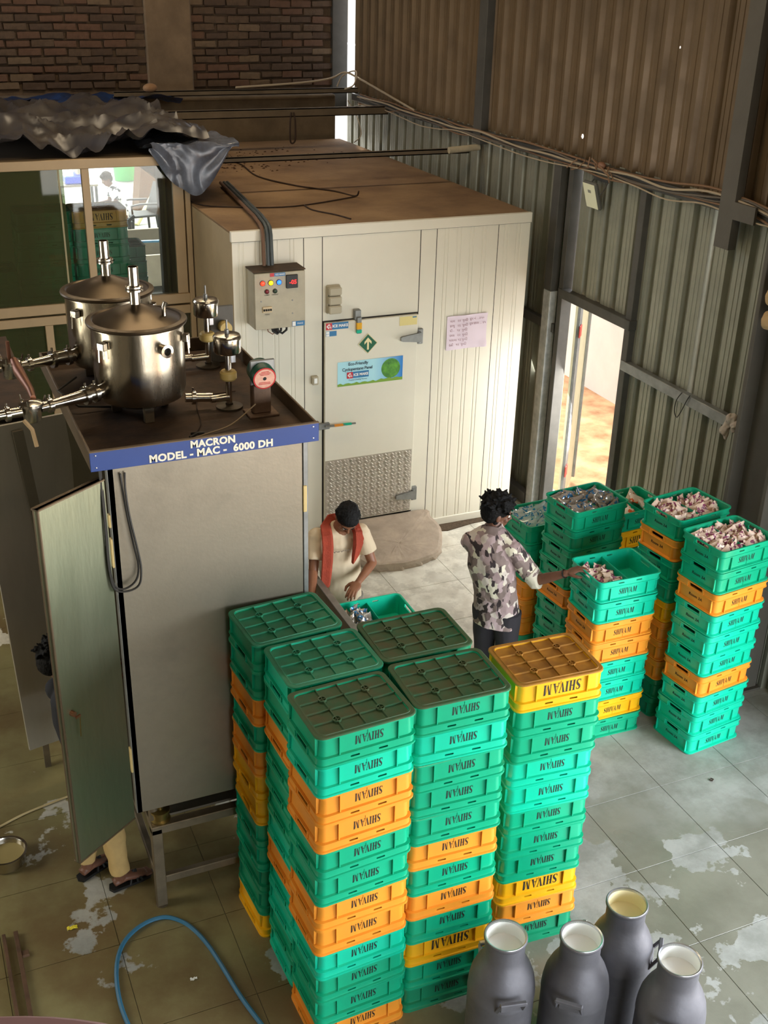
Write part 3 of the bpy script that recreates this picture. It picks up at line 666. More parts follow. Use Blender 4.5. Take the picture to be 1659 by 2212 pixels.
struct('wall_inner', MB().box((-4, 12.6, 0), (1.76, 12.7, 3.36)), mat('inner_wall_paint', (150, 146, 120), .8, var=.2, vscale=2))  # wall added to keep the bright yard from showing through the left pane
# crumpled plastic sheets lying on top and hanging over the corner
def crumple(name, x0, y0, x1, y1, nx, ny, zf, m, label, cat, seed=0, amp=.06):
    mb = MB()
    for j in range(ny+1):
        for i in range(nx+1):
            u, v = i/nx, j/ny; x = x0+(x1-x0)*u; y_ = y0+(y1-y0)*v
            nn = noise.noise((x*2.2+seed, y_*1.6, seed)); n2 = .6-abs(noise.noise((x*4+y_*2+seed, y_*2.4-x, 2)))*1.6
            q = zf(u, v, x, y_); mb.v.append((q[0]+.05*nn, q[1]+.05*n2, q[2]+amp*(nn+.8*n2+.18*noise.noise((x*11, y_*9, seed)))))
    for j in range(ny):
        for i in range(nx):
            a = j*(nx+1)+i; mb.f.append((a, a+1, a+nx+2, a+nx+1)); mb.mi.append(0); mb.sm.append(True)
    return tag(obj(name, mb, m), label, cat)
film = mat('grey_plastic_film', (74, 68, 62), .35, 0, var=.5, vscale=3, col2=(46, 46, 52), coord='World')
crumple('plastic_sheet', .3, YP-.02, 2.75, 13.0, 90, 90, lambda u, v, x, y_: (x, y_, 3.50+.06*math.sin(v*3.1)), film, 'crumpled grey plastic sheeting spread over the window partition top', 'plastic sheet', 1, .16)
crumple('plastic_sheet', 2.2, YP-.16, 3.0, 11.6, 26, 34, lambda u, v, x, y_: (x, YP-.13+max(0, v-.35)*2.1, (3.50 if v > .35 else 3.50-(.35-v)*(1.2*math.sin(math.pi*min(1, u*1.1))+.15))), mat('blue_grey_film', (104, 112, 128), .25, var=.5, vscale=5, col2=(66, 66, 72), coord='World'), 'blue-grey plastic sheet hanging down over the partition corner', 'plastic sheet', 4, .06)
crumple('blue_tarpaulin', 1.15, 13.15, 3.3, 13.72, 40, 12, lambda u, v, x, y_: (x, y_, 3.52), mat('blue_tarp', (24, 56, 104), .5, var=.5, vscale=6, col2=(30, 34, 48)), 'blue tarpaulin bunched below the brick wall', 'tarpaulin', 9, .10)
tag(obj('rag', MB().sphere((2.98, 13.4, 3.64), (.09, .06, .05), M=Matrix.Rotation(.4, 4, 'Z')), mat('tan_rag', (150, 116, 84), .9, bump=1, bscale=30)), 'small tan rag on the tarpaulin near the concrete pillar', 'rag')

# ================================================================== FILLING MACHINE
mc = thing('filling_machine', 'tall stainless steel filling machine cabinet with a blue name band and open side door', 'machine', (0, 0, 0))
BX0, BX1, BY0, BY1, BZ0, BZ1 = .79, 1.765, 4.98, 6.40, .74, 2.845
b = MB()
b.box((BX0, BY0, BZ0), (BX1, BY0+.012, BZ1), bev=.003)
obj('front_panel', b, steel_dull, mc)
obj('back_panel', MB().box((BX0, BY1-.01, BZ0), (BX1, BY1, BZ1)), steel_dull, mc)
obj('side_panel', MB().box((BX1-.012, BY0+.10, BZ0), (BX1, BY1-.01, BZ1)), steel_dull, mc)
obj('side_post', MB().box((BX1+.004, BY0+.0, 1.30), (BX1+.03, BY0+.045, 2.84), bev=.003), galv, mc)
obj('top_panel', MB().box((BX0, BY0+.012, BZ1-.02), (BX1, BY1-.01, BZ1)), steel_dull, mc)
obj('bottom_panel', MB().box((BX0, BY0+.012, BZ0), (BX1, BY1-.01, BZ0+.02)), steel_dull, mc)
obj('inner_panel', MB().box((BX0+.35, BY0+.012, BZ0+.02), (BX0+.36, BY1-.01, BZ1-.02)), mat('inner_steel', (120, 116, 108), .5, .7), mc)
obj('front_stile', MB().box((BX0-.002, BY0+.0, BZ0), (BX0+.03, BY0+.05, BZ1), bev=.003), galv, mc)
for z in (2.50, 2.28, 1.02): obj('hinge', MB().box((BX0-.012, BY0+.002, z), (BX0+.01, BY0+.03, z+.16 if z < 2.4 else z+.07), bev=.003), mat('cream_hinge', (198, 176, 120), .5), mc)
for z in (2.42,): obj('hinge', MB().box((BX1+.002, BY0-.006, z), (BX1+.022, BY0+.01, z+.15), bev=.003), mat('cream_hinge', (198, 176, 120), .5), mc)
# tray on top
trm = dustfloor
obj('tray_floor', MB().box((.71, 4.90, 2.846), (1.815, 6.45, 2.862)), trm, mc)
for a, b_ in (((.704, 4.90, 2.846), (.716, 6.45, 2.94)), ((1.808, 4.90, 2.846), (1.82, 6.45, 2.94)), ((.716, 6.438, 2.846), (1.808, 6.45, 2.94))):
    obj('tray_rim', MB().box(a, b_, bev=.002), mat('dull_brown_steel', (112, 96, 76), .5, .6, var=.3, vscale=5), mc)
bd = obj('name_band', MB().box((.704, 4.888, 2.846), (1.82, 4.90, 2.942), bev=.002), blue_band, mc, label='blue name band reading MACRON MODEL - MAC - 6000 DH')
obj('band_edge', MB().box((.703, 4.886, 2.941), (1.821, 4.905, 2.946)), mat('dull_brown_steel', (112, 96, 76), .5, .6), bd)
obj('lettering', text_mesh('MACRON', .049, bold=.0022, spacing=1.06), white_paint, bd, (1.283, 4.886, 2.916), FRONT)
obj('lettering', text_mesh('MODEL - MAC -  6000 DH', .051, bold=.0022, spacing=1.06), white_paint, bd, (1.278, 4.886, 2.871), FRONT)
for x in (.73, 1.79):
    for z in (2.865, 2.925): obj('rivet', MB().lathe([(.005, 0), (.004, .002), (.0005, .003)], n=8, M=Matrix.Translation((x, 4.888, z)) @ Matrix.Rotation(R(90), 4, 'X')), alum_rim, bd)
# stand
stf = mat('stand_steel', (140, 128, 108), .5, .7, var=.35, vscale=7)
for x in (.89, 1.72):
    for y_ in (5.02, 6.3):
        obj('leg', MB().box((x-.03, y_-.03, .012), (x+.03, y_+.03, .58), bev=.004), stf, mc); 
        obj('foot', MB().lathe([(.035, 0), (.035, .008), (.012, .014), (.012, .03)], (x, y_, 0), 12), stf, mc)
for y_ in (5.02, 6.3):
    obj('cross_rail', MB().box((.92, y_-.02, .17), (1.69, y_+.02, .22), bev=.004), stf, mc)
    obj('top_rail', MB().box((.86, y_-.03, .545), (1.75, y_+.03, .60), bev=.004), stf, mc)
for x in (.89, 1.72):
    obj('cross_rail', MB().box((x-.02, 5.05, .17), (x+.02, 6.27, .22), bev=.004), stf, mc); obj('top_rail', MB().box((x-.03, 5.05, .545), (x+.03, 6.27, .60), bev=.004), stf, mc)
    obj('riser', MB().cyl((x+.0, 5.06, .60), (x, 5.06, .74), .03, 12), stf, mc); obj('riser', MB().cyl((x+.0, 6.26, .60), (x, 6.26, .74), .03, 12), stf, mc)
obj('drip_tray', MB().box((.95, 5.06, .60), (1.66, 6.2, .615)), steel_dull, mc)
obj('sealing_roller', MB().lathe([(.001, 0), (.055, .0), (.058, .012), (.045, .02), (.045, .055), (.056, .062), (.056, .075), (.02, .08), (.02, .11), (.001, .11)], (.925, 5.05, .60), 20), mat('oily_brass', (150, 130, 78), .35, .9, var=.3, vscale=20), mc)
# open door (hinged at the front left edge)
dm = obj('open_door', MB().box((-.415, -.012, 0), (0, .012, 2.04), bev=.003), mat('scratched_steel', (142, 146, 122), .42, .85, var=.35, vscale=2.4, bump=.10, bscale=50, stretch=(1, 1, .2), rvar=.12), mc, (.762, 4.952, .742), (0, 0, R(35)))
for a, c in (((-.415, -.016, 0), (-.405, .02, 2.04)), ((-.415, -.016, 2.03), (0, .03, 2.04)), ((-.415, -.016, 0), (0, .03, .01))): obj('door_edge', MB().box(a, c, bev=.002), mat('dull_brown_steel', (112, 96, 76), .5, .6), dm)
lk = obj('latch', MB().cyl((-.355, -.012, .92), (-.355, -.035, .92), .014, 12), mat('copper_latch', (170, 120, 96), .35, .9), dm)
obj('latch_handle', MB().box((-.355, -.044, .895), (-.325, -.036, .907)), mat('copper_latch', (170, 120, 96), .35, .9), lk); obj('latch_handle', MB().cyl((-.328, -.04, .90), (-.336, -.04, .78), .003, 6), mat('oily_brass', (150, 130, 78), .35, .9), lk)
# parts seen in the gap: electrics
cw = MB()
for k in range(5): cw.tube([(BX0+.03+.012*k, BY0+.10+.03*k, 1.75-.05*k), (BX0+.02, BY0+.08, 1.5-.05*k), (BX0+.03+.02*math.sin(k), BY0+.10, 1.3-.04*k), (BX0+.02, BY0+.09, 1.1-.02*k)], .006, 6)
obj('wiring_loom', cw, mat('pale_wiring', (200, 196, 186), .5), mc, kind='stuff')
for z, c_ in ((1.50, (210, 210, 204)), (1.36, (120, 120, 124)), (1.24, (190, 110, 70)), (1.02, (150, 140, 120)), (2.60, (40, 40, 40))):
    obj('electrical_part', MB().box((BX0+.06, BY0+.05, z), (BX0+.30, BY0+.16, z+.10), bev=.006), mat('part_%d' % int(z*100), c_, .5), mc)
# black hose loop hanging on the front
hz = [(.848, 4.965, 2.785), (.86, 4.955, 2.60), (.880, 4.945, 2.42), (.895, 4.94, 2.30), (.878, 4.935, 2.22), (.82, 4.93, 2.185), (.770, 4.925, 2.215), (.752, 4.92, 2.34), (.755, 4.925, 2.50), (.755, 4.93, 2.66), (.757, 4.955, 2.83)]
cab = mat('black_rubber', (34, 32, 28), .55)
h1 = wirething('hanging_hose', hz, .0055, 'black rubber hose loop hanging at the top left of the machine front', cab, 'hose')
h2 = wirething('hanging_hose', [(.870, 4.965, 2.788), (.864, 4.95, 2.70), (.872, 4.935, 2.56), (.897, 4.935, 2.38), (.905, 4.93, 2.28), (.888, 4.925, 2.195), (.825, 4.92, 2.175), (.765, 4.915, 2.205), (.747, 4.912, 2.33), (.748, 4.915, 2.50), (.748, 4.92, 2.66), (.750, 4.94, 2.83)], .0055, 'second black rubber hose looped beside the first, starting from the right-hand hole', cab, 'hose')

# ---- tanks
def tank(ax, ay, first):
    t = thing('milk_tank', 'front stainless steel milk tank with conical lid on the machine top' if first else 'rear stainless steel milk tank with conical lid, half behind the front tank', 'tank', (ax, ay, 2.862))
    obj('body', MB().lathe([(.001, .075), (.17, .082), (.212, .105), (.227, .15), (.229, .30), (.229, .475), (.240, .478), (.240, .486), (.20, .486), (.20, .46), (.001, .46)], n=48), steel_tank, t)
    lid = obj('lid', MB().lathe([(.247, .486), (.250, .494), (.247, .502), (.222, .506), (.215, .500), (.12, .540), (.03, .575), (.001, .577)], n=48), mat('lid_steel', (98, 86, 70), .36, .9, var=.3, vscale=3), t)
    obj('spout', MB().lathe([(.026, .565), (.026, .64), (.044, .642), (.044, .650), (.034, .654), (.044, .658), (.044, .666), (.026, .668), (.026, .76), (.020, .76), (.020, .70), (.001, .70)], n=20), steel_pol, lid)
    obj('lid_knob', MB().tube([(.12, -.09, .528), (.12, -.09, .575), (.13, -.09, .595)], [.011, .011, .014], 10), steel_pol, lid)
    for a in (215, 330, 20, 130):
        c = Vector((math.cos(R(a)), math.sin(R(a)), 0)); M = Matrix.Translation((c.x*.232, c.y*.232, .41)) @ Matrix.Rotation(R(a), 4, 'Z')
        k = MB(); k.box((0, -.022, -.012), (.03, .022, .028), M=M, bev=.004); k.tube([M @ Vector((.028, -.012, 0)), M @ Vector((.032, -.012, -.07))], .004, 6); k.cyl(M @ Vector((.028, .016, .01)), M @ Vector((.028, .016, -.05)), .003, 6)
        obj('clamp', k, steel_pol, t)
    a = R(288); c = Vector((math.cos(a), math.sin(a), 0))
    nz = MB(); Mn = Matrix.Translation((c.x*.225, c.y*.225, .40)) @ c.to_track_quat('Z', 'Y').to_matrix().to_4x4()
    nz.lathe([(.026, 0), (.026, .045), (.033, .047), (.033, .056), (.020, .058), (.019, .03), (.001, .03)], n=20, M=Mn); obj('side_port', nz, steel_pol, t)
    obj('port_hole', MB().lathe([(.0185, .031), (.001, .032)], n=16, M=Mn), black_p, t)
    for ang in (30, 150, 270):
        obj('leg', MB().box((-.025, -.02, 0), (.025, .02, .09), M=Matrix.Translation((.14*math.cos(R(ang)), .14*math.sin(R(ang)), 0)), bev=.004), stf, t)
    return t
TX, TY = 1.087, 5.52
tank(TX, TY, True); tank(1.06, 6.12, False)
def pipe_run(name, label, pts, r=.024, flanges=()):
    t = thing(name, label, 'pipe', pts[0]); o = Vector(pts[0]); P = [Vector(p)-o for p in pts]
    obj('tube', MB().tube(P, r if not hasattr(r, '__len__') else r, 16), steel_pol, t)
    for (i, f) in flanges:
        d = (P[i+1]-P[i]).normalized(); c = P[i]+(P[i+1]-P[i])*f; rr = (r if not hasattr(r, '__len__') else max(r[i], r[i+1]))
        obj('clamp_ring', MB().cyl(c-d*.010, c+d*.010, rr+.013, 18), steel_pol, t); obj('wing_nut', MB().tube([c+Vector((0, 0, rr+.01)), c+Vector((0, 0, rr+.03))], .006, 8), steel_pol, t)
    return t
pipe_run('inlet_pipe', 'polished steel inlet pipe entering the left side of the front tank', [(.875, 5.45, 3.03), (.80, 5.42, 3.028), (.62, 5.36, 3.022), (.56, 5.34, 3.02)], [.034, .034, .024, .024], [(0, .5), (1, .05), (2, .2)])
pipe_run('inlet_pipe', 'polished steel inlet pipe entering the left side of the rear tank', [(.85, 6.06, 3.03), (.77, 6.04, 3.03), (.62, 5.99, 3.03), (.55, 5.97, 3.03)], [.034, .034, .024, .024], [(0, .5), (1, .3), (2, .3)])
def strainer(x, y_, z, label, tall=False):
    t = thing('pipe_valve', label, 'valve', (x, y_, z))
    obj('body', MB().lathe([(.001, -.06), (.036, -.058), (.042, -.05), (.046, .02), (.058, .022), (.058, .034), (.03, .045), (.001, .048)], n=22), steel_pol, t)
    for a in (0, 130, 250):
        c = Vector((math.cos(R(a)), math.sin(R(a)), 0)); obj('wing_nut', MB().tube([c*.045+Vector((0, 0, .03)), c*.062+Vector((0, 0, .04)), c*.068+Vector((0, 0, .065))], [.008, .006, .004], 8), steel_pol, t)
    if tall: obj('stem', MB().cyl((0, 0, .04), (0, 0, .14), .010, 8), mat('rusty_rod', (110, 70, 50), .7, .4), t)
    return t
strainer(.52, 5.33, 3.02, 'round strainer valve with wing nuts on the front inlet pipe'); strainer(.50, 5.97, 3.03, 'round valve with a rusty stem on the rear inlet pipe', True)
pipe_run('feed_pipe', 'polished pipe running left out of the frame from the front valve', [(.47, 5.32, 3.02), (.25, 5.28, 3.02), (-.05, 5.22, 3.02)], .024, [(0, .3)])
pipe_run('feed_pipe', 'polished pipe running left out of the frame from the rear valve', [(.45, 5.96, 3.03), (.1, 5.88, 3.03), (-.1, 5.83, 3.03)], .022, [(0, .2)])
tag(obj('link_pipe', MB().tube([(.52, 5.95, 3.07), (.525, 5.80, 3.055), (.54, 5.5, 3.06), (.535, 5.36, 3.066)], [.020, .028, .018, .014], 12), mat('brown_stained_steel', (140, 96, 76), .4, .8)), 'brown stained pipe linking the rear valve to the front valve', 'pipe')
tag(obj('drain_hose', MB().tube([(.47, 5.25, 3.0), (.50, 5.22, 2.96), (.51, 5.20, 2.88)], .010, 8), mat('tan_hose', (176, 150, 112), .6)), 'short tan hose hanging below the front valve', 'hose')
tag(obj('brown_cable_loop', MB().tube([(.82, 5.9, 2.96), (.70, 5.75, 2.95), (.78, 5.62, 2.90), (.95, 5.62, 2.875)], .006, 8), cab), 'dark cable trailing on the tray between the two tanks', 'cable')
# dosing valves with round chrome heads
def dosing(x, y_, label, motor=True):
    t = thing('dosing_valve', label, 'valve', (x, y_, 2.862))
    obj('base_ring', MB().lathe([(.07, 0), (.07, .012), (.05, .016), (.02, .02), (.02, .03), (.001, .03)], n=20), mat('dark_flange', (80, 72, 60), .5, .7), t)
    obj('stem', MB().cyl((0, 0, .02), (0, 0, .30), .016, 14), steel_pol, t)
    obj('nylon_nut', MB().lathe([(.001, .155), (.036, .155), (.044, .165), (.044, .195), (.036, .205), (.001, .205)], n=22), mat('yellowed_nylon', (186, 162, 96), .5), t)
    obj('tee', MB().tube([(0, 0, .06), (-.10, -.005, .06)], .020, 12), steel_pol, t)
    obj('fork', MB().box((.012, -.012, .245), (.04, .006, .29), bev=.004), alum_rim, t)
    obj('head', MB().lathe([(.001, .30), (.064, .302), (.070, .31), (.070, .375), (.073, .378), (.073, .388), (.066, .398), (.001, .405)], n=28), steel_pol, t)
    obj('fitting', MB().tube([(0, 0, .40), (0, 0, .425)], .012, 10), galv, t); obj('air_pin', MB().cyl((0, 0, .42), (0, 0, .475), .005, 8), galv, t)
    return t
dosing(1.525, 5.44, 'front chrome-headed dosing valve right of the front tank'); dosing(1.60, 6.12, 'rear chrome-headed dosing valve right of the rear tank')
pipe_run('outlet_pipe', 'polished outlet pipe from the front tank to the front dosing valve', [(1.30, 5.47, 2.935), (1.44, 5.455, 2.925)], .024, [(0, .3)])
pipe_run('outlet_pipe', 'polished outlet pipe from the rear tank to the rear dosing valve', [(1.28, 6.12, 2.935), (1.51, 6.12, 2.925)], .020, [(0, .5)])
def motor(x, y_, z, label, face):
    t = thing('gear_motor', label, 'motor', (x, y_, z))
    rs = mat('rust_bracket', (120, 96, 78), .7, .3, var=.4, vscale=14)
    obj('bracket', MB().box((-.05, .0, .012), (.045, .06, .17), bev=.006), rs, t); obj('foot_plate', MB().box((-.08, -.03, 0), (.08, .10, .012), bev=.003), rs, t)
    obj('mount_plate', MB().box((-.062, .006, .165), (.070, .018, .30), bev=.006), galv, t)
    M = Matrix.Translation((0, .02, .225)) @ Matrix.Rotation(R(100), 4, 'X') @ Matrix.Rotation(R(0), 4, 'Y')
    obj('motor_body', MB().lathe([(.001, -.05), (.062, -.05), (.064, .05), (.060, .058), (.001, .058)], n=28, M=M), mat('motor_green', (16, 74, 60), .45), t)
    fc = obj('name_disc', MB().lathe([(.060, .0585), (.060, .061), (.001, .0612)], n=28, M=M), mat('disc_red', (180, 40, 40), .5), t)
    obj('disc_face', MB().lathe([(.053, .0615), (.001, .062)], n=28, M=M), mat('disc_pink', (226, 176, 156), .55, var=.25, vscale=30), fc)
    obj('disc_centre', MB().lathe([(.010, .0622), (.001, .0625)], n=12, M=M), black_p, fc)
    for k, (w, zz_) in enumerate(((.03, -.022), (.032, -.030), (.024, .022), (.030, .030), (.02, .038))): obj('disc_line', MB().box((-w, zz_-.0016, .0624), (w, zz_+.0016, .0628), M=M), mat('disc_red', (180, 40, 40), .5), fc)
    return t
motor(1.655, 5.27, 2.862, 'green gear motor with a red-rimmed pink disc on a rusty bracket', True)
m2 = thing('pump_bracket', 'grey perforated bracket with a small brass pump behind the rear dosing valve', 'bracket', (1.70, 6.16, 2.862))
obj('plate', MB().box((-.07, 0, 0), (.07, .012, .34), bev=.006), dark_steel, m2); obj('pump', MB().cyl((.01, -.06, .22), (.01, 0, .22), .035, 16), mat('yellowed_nylon', (186, 162, 96), .5), m2); obj('pipe_tail', MB().tube([(-.10, -.03, .16), (-.02, -.04, .17), (.05, -.03, .14)], .012, 10), galv, m2)
wirething('tray_cable', [(1.60, 5.22, 2.95), (1.45, 5.15, 2.885), (1.30, 5.10, 2.872), (1.15, 5.04, 2.87)], .0035, 'thin pale cable running over the tray from the motor', mat('pale_cable', (150, 132, 104), .6), 'cable')
wirething('tray_cable', [(1.62, 5.65, 2.87), (1.40, 5.60, 2.868), (1.32, 5.25, 2.868), (1.22, 5.08, 2.868)], .003, 'thin dark cable lying on the tray right of the front tank', wire, 'cable')
tag(obj('cable_clip', MB().tube([(1.22, 5.085, 2.872), (1.26, 5.10, 2.88), (1.24, 5.12, 2.875), (1.30, 5.11, 2.875)], .008, 6), cab), 'small black clip on the tray cable', 'clip')

# ---- stainless trough between the machine and the packing worker
tr = thing('packing_trough', 'low stainless steel trough running from the machine towards the packing worker', 'trough', (0, 0, 0))
obj('side_wall', MB().box((2.415, 4.98, .78), (2.435, 6.72, 1.05), bev=.002), steel_dull, tr); obj('side_wall', MB().box((1.80, 4.98, .78), (1.82, 6.72, 1.05), bev=.002), steel_dull, tr)
obj('rim', MB().box((2.405, 4.98, 1.048), (2.452, 6.72, 1.060), bev=.002), galv, tr); obj('bottom_sheet', MB().box((1.82, 4.98, .78), (2.415, 6.72, .79)), steel_dull, tr)
for x in (1.86, 2.38):
    for y_ in (5.1, 6.6): obj('leg', MB().box((x-.02, y_-.02, 0), (x+.02, y_+.02, .78)), stf, tr)

# ---- second cabinet behind, left edge of the picture
m3 = thing('rear_cabinet', 'second stainless steel machine cabinet, cut by the left frame edge', 'cabinet', (0, 0, 0))
q = [(.283, 6.27, 2.58), (.800, 6.385, 2.58), (.955, 6.43, .34), (.352, 6.30, .34)]
def slab4(q, th, mb=None):
    mb = mb or MB(); a, b, c, d = [Vector(p) for p in q]; n = (b-a).cross(d-a).normalized()*th
    mb.add([a, b, c, d, a+n, b+n, c+n, d+n], [(0, 1, 2, 3), (7, 6, 5, 4), (0, 4, 5, 1), (1, 5, 6, 2), (2, 6, 7, 3), (3, 7, 4, 0)]); return mb
obj('front_panel', slab4(q, .02), mat('cabinet_steel', (204, 198, 184), .36, .6, var=.25, vscale=2, bump=.1, bscale=30, stretch=(1, 1, .3), rvar=.1), m3)
obj('vertical_rib', slab4([(.495, 6.29, 2.54), (.555, 6.305, 2.54), (.62, 6.33, 1.80), (.56, 6.315, 1.80)], .02), steel_dull, m3)
obj('body', MB().box((.44, 6.50, .70), (.68, 7.9, 2.52)), mat('cabinet_side', (110, 104, 92), .5, .6), m3)
obj('top_plate', MB().box((-.5, 6.46, 2.56), (.66, 7.95, 2.60)), trm, m3)
for x in (.47, .65):
    for y_ in (6.55, 7.8): obj('leg', MB().box((x-.02, y_-.02, 0), (x+.02, y_+.02, .70)), stf, m3)

# ================================================================== CRATES
def rrect(hw, hd, r, z, n=4):
    p = []
    for cx, cy, a0 in ((hw-r, hd-r, 0), (-hw+r, hd-r, 90), (-hw+r, -hd+r, 180), (hw-r, -hd+r, 270)):
        for k in range(n+1):
            a = R(a0+90*k/n); p.append((cx+r*math.cos(a), cy+r*math.sin(a), z))
    return p
CW, CD, CH, PITCH_C = .245, .190, .1615, .1625
def crate_body():
    m = MB()
    prof = [(-.040, .020, .009), (-.027, .028, .009), (-.025, .030, .0), (-.001, .040, .0), (.003, .042, .003), (.003, .042, .011), (-.0140, .034, .016), (-.0090, .036, .108), (.0040, .040, .1105), (.0040, .040, .1140), (-.0015, .038, .1165), (-.0005, .038, .150), (.0065, .042, .1525), (.0065, .042, .1615), (-.003, .036, .1615), (-.0065, .034, .158), (-.011, .034, .12), (-.018, .030, .018), (-.024, .028, .016)]
    m.rings([rrect(CW+o, CD+o, r, z) for o, r, z in prof], True, True, smooth=True)
    cu = MB()
    for s in (-1, 1):
        cu.box((s*(CW-.03), -.058, .1225), (s*(CW+.03), .058, .1475), bev=.005)
        for x in (-.075, .065): cu.box((x-.023, s*(CD-.03), .131), (x+.023, s*(CD+.03), .1405), bev=.003)
    me = applied(m, [cut(cu)], 'crate_body')
    b = MB()
    for s in (-1, 1):
        for x in (-.150, .140): b.box((x-.003, s*(CD-.014), .012), (x+.003, s*(CD+.0005), .112))
        b.box((-.0020, s*(CD-.0150), .016), (-.0002, s*(CD-.0108), .104))
        for y in (-.072, .072): b.box((s*(CW-.006), y-.004, .110), (s*(CW+.005), y+.004, .150))
        b.box((s*(CW-.006), -.072, .108), (s*(CW+.005), .072, .1135))
        for y in (-.15, .15): b.box((s*(CW-.014), y-.003, .014), (s*(CW-.0005), y+.003, .112))
    bm = bmesh.new(); bm.from_mesh(me); bm.from_mesh(b.mesh('x')); 
    bm.to_mesh(me); bm.free(); me.materials.clear(); me.materials.append(green_a)
    auto(me, 30); return me
def base_grid():
    # underside: raised lip, 3 x 3 ribs and four round bosses; modelled pointing down
    m = MB()
    m.rings([rrect(CW+.0034, CD+.0034, .0424, .006), rrect(CW+.0034, CD+.0034, .0424, .002), rrect(CW-.001, CD-.001, .040, -.0010), rrect(CW-.017, CD-.017, .033, -.0010), rrect(CW-.018, CD-.018, .033, -.004), rrect(CW-.023, CD-.023, .030, -.004), rrect(CW-.025, CD-.025, .029, .009)], False, False)
    for k in (-1, 0, 1):
        m.box((k*.108-.0022, -CD+.024, -.0030), (k*.108+.0022, CD-.024, .008)); m.box((-CW+.024, k*.082-.0022, -.0030), (CW-.024, k*.082+.0022, .008))
    for sx in (-1, 1):
        for sy in (-1, 1):
            m.lathe([(.021, .008), (.021, -.0055), (.0165, -.0055), (.0165, .0075)], (sx*.108, sy*.082, 0), 18)
    m.lathe([(.007, .009), (.006, -.003), (.003, -.003), (.003, .008)], (0, 0, 0), 10)
    m.rings([rrect(CW-.0245, CD-.0245, .029, .0070), rrect(CW-.0245, CD-.0245, .029, .0080)], True, True, smooth=False)
    return auto(m.mesh('base_grid', [dusty['g']]), 30)
# serif capitals for the printed crate name
def serif(word, h, bold=1.0, shear=.10, x_scale=1.0):
    T, t = .17*bold, .06*bold; x = 0; m = MB()
    def q(*p): m.add([(a, b, 0) for a, b in p], [tuple(range(len(p)))])
    def ser(x0, x1, yb): q((x0, yb), (x1, yb), (x1, yb+.045), (x0, yb+.045))
    for c in word:
        o = x
        if c == 'H':
            for a in (.08, .50): q((o+a, 0), (o+a+T, 0), (o+a+T, 1), (o+a, 1)); ser(o+a-.07, o+a+T+.07, 0); ser(o+a-.07, o+a+T+.07, .955)
            q((o+.1, .47), (o+.6, .47), (o+.6, .53), (o+.1, .53)); x += .86
        elif c == 'I': q((o+.08, 0), (o+.08+T, 0), (o+.08+T, 1), (o+.08, 1)); ser(o, o+T+.16, 0); ser(o, o+T+.16, .955); x += .42
        elif c == 'V': q((o+.02, 1), (o+.02+T*1.1, 1), (o+.40, .18), (o+.36, 0), (o+.33, 0)); q((o+.33, 0), (o+.38, 0), (o+.68, 1), (o+.68-t, 1)); ser(o-.06, o+.28, .955); ser(o+.50, o+.76, .955); x += .72
        elif c == 'A': q((o+.0, 0), (o+t, 0), (o+.37, .96), (o+.33, .96)); q((o+.30, 1), (o+.37, 1), (o+.72, 0), (o+.72-T*1.1, 0)); q((o+.15, .30), (o+.55, .30), (o+.54, .36), (o+.17, .36)); ser(o-.06, o+.17, 0); ser(o+.45, o+.80, 0); x += .92
        elif c == 'M':
            q((o+.08, 0), (o+.08+t, 0), (o+.08+t, 1), (o+.08, 1)); q((o+.08, 1), (o+.08+T*1.1, 1), (o+.47, .22), (o+.42, .02)); q((o+.42, .02), (o+.45, .02), (o+.76, 1), (o+.70, 1)); q((o+.70, 0), (o+.70+T, 0), (o+.70+T, 1), (o+.70, 1)); ser(o, o+.22, 0); ser(o, o+.2, .955); ser(o+.63, o+.94, 0); ser(o+.75, o+.94, .955); x += 1.0
        elif c == 'S':
            cp = [(.50, .80, .03), (.44, .93, .05), (.28, .97, .06), (.12, .86, .10), (.12, .70, .15), (.26, .55, .18), (.42, .43, .18), (.50, .26, .15), (.44, .10, .09), (.27, .03, .06), (.11, .07, .05), (.05, .20, .03)]
            for i in range(len(cp)-1):
                (ax, ay, aw), (bx, by, bw) = cp[i], cp[i+1]; d = Vector((bx-ax, by-ay)).normalized(); n_ = Vector((-d.y, d.x)); aw *= bold*.55; bw *= bold*.55
                q((o+ax-n_.x*aw, ay-n_.y*aw), (o+bx-n_.x*bw, by-n_.y*bw), (o+bx+n_.x*bw, by+n_.y*bw), (o+ax+n_.x*aw, ay+n_.y*aw))
            q((o+.48, .72), (o+.53, .72), (o+.53, 1), (o+.50, 1)); q((o+.03, 0), (o+.07, 0), (o+.07, .30), (o+.03, .30)); x += .66
    w = x
    m.v = [((a-w/2)*h*x_scale+shear*(b-.5)*h, (b-.5)*h, 0) for a, b, c in m.v]
    return m.mesh('lettering', [ink])
CB = crate_body(); CG = base_grid()
LAB = serif('SHIVAM', .043, 1.1, .06, .72); LABB = serif('SHIVAM', .060, 1.15, .05, .78)
ROOM = text_mesh('Room 3A', .030, bold=.0006, shear=.15, spacing=1.05); ROOM.materials.append(ink)
DV = MB(); DV.box((-.002, -CD+.016, .014), (.002, CD-.016, .135)); DV.box((-.004, -CD+.014, .013), (.004, -CD+.022, .137)); DV.box((-.004, CD-.022, .013), (.004, CD-.014, .137)); DVM = auto(DV.mesh('divider', [green_a]))
rc = random.Random(11)
CM = {'g': green_a, 't': green_b, 'd': green_c, 'o': orange_p, 'y': yellow_p}
CN = {'g': 'green', 't': 'bright teal', 'd': 'deep green', 'o': 'orange', 'y': 'yellow'}
ORD = ['topmost', 'second from the top', 'third from the top', 'fourth from the top', 'fifth from the top', 'sixth from the top', 'seventh from the top', 'eighth from the top', 'ninth from the top', 'tenth from the top', 'eleventh from the top', 'bottom']
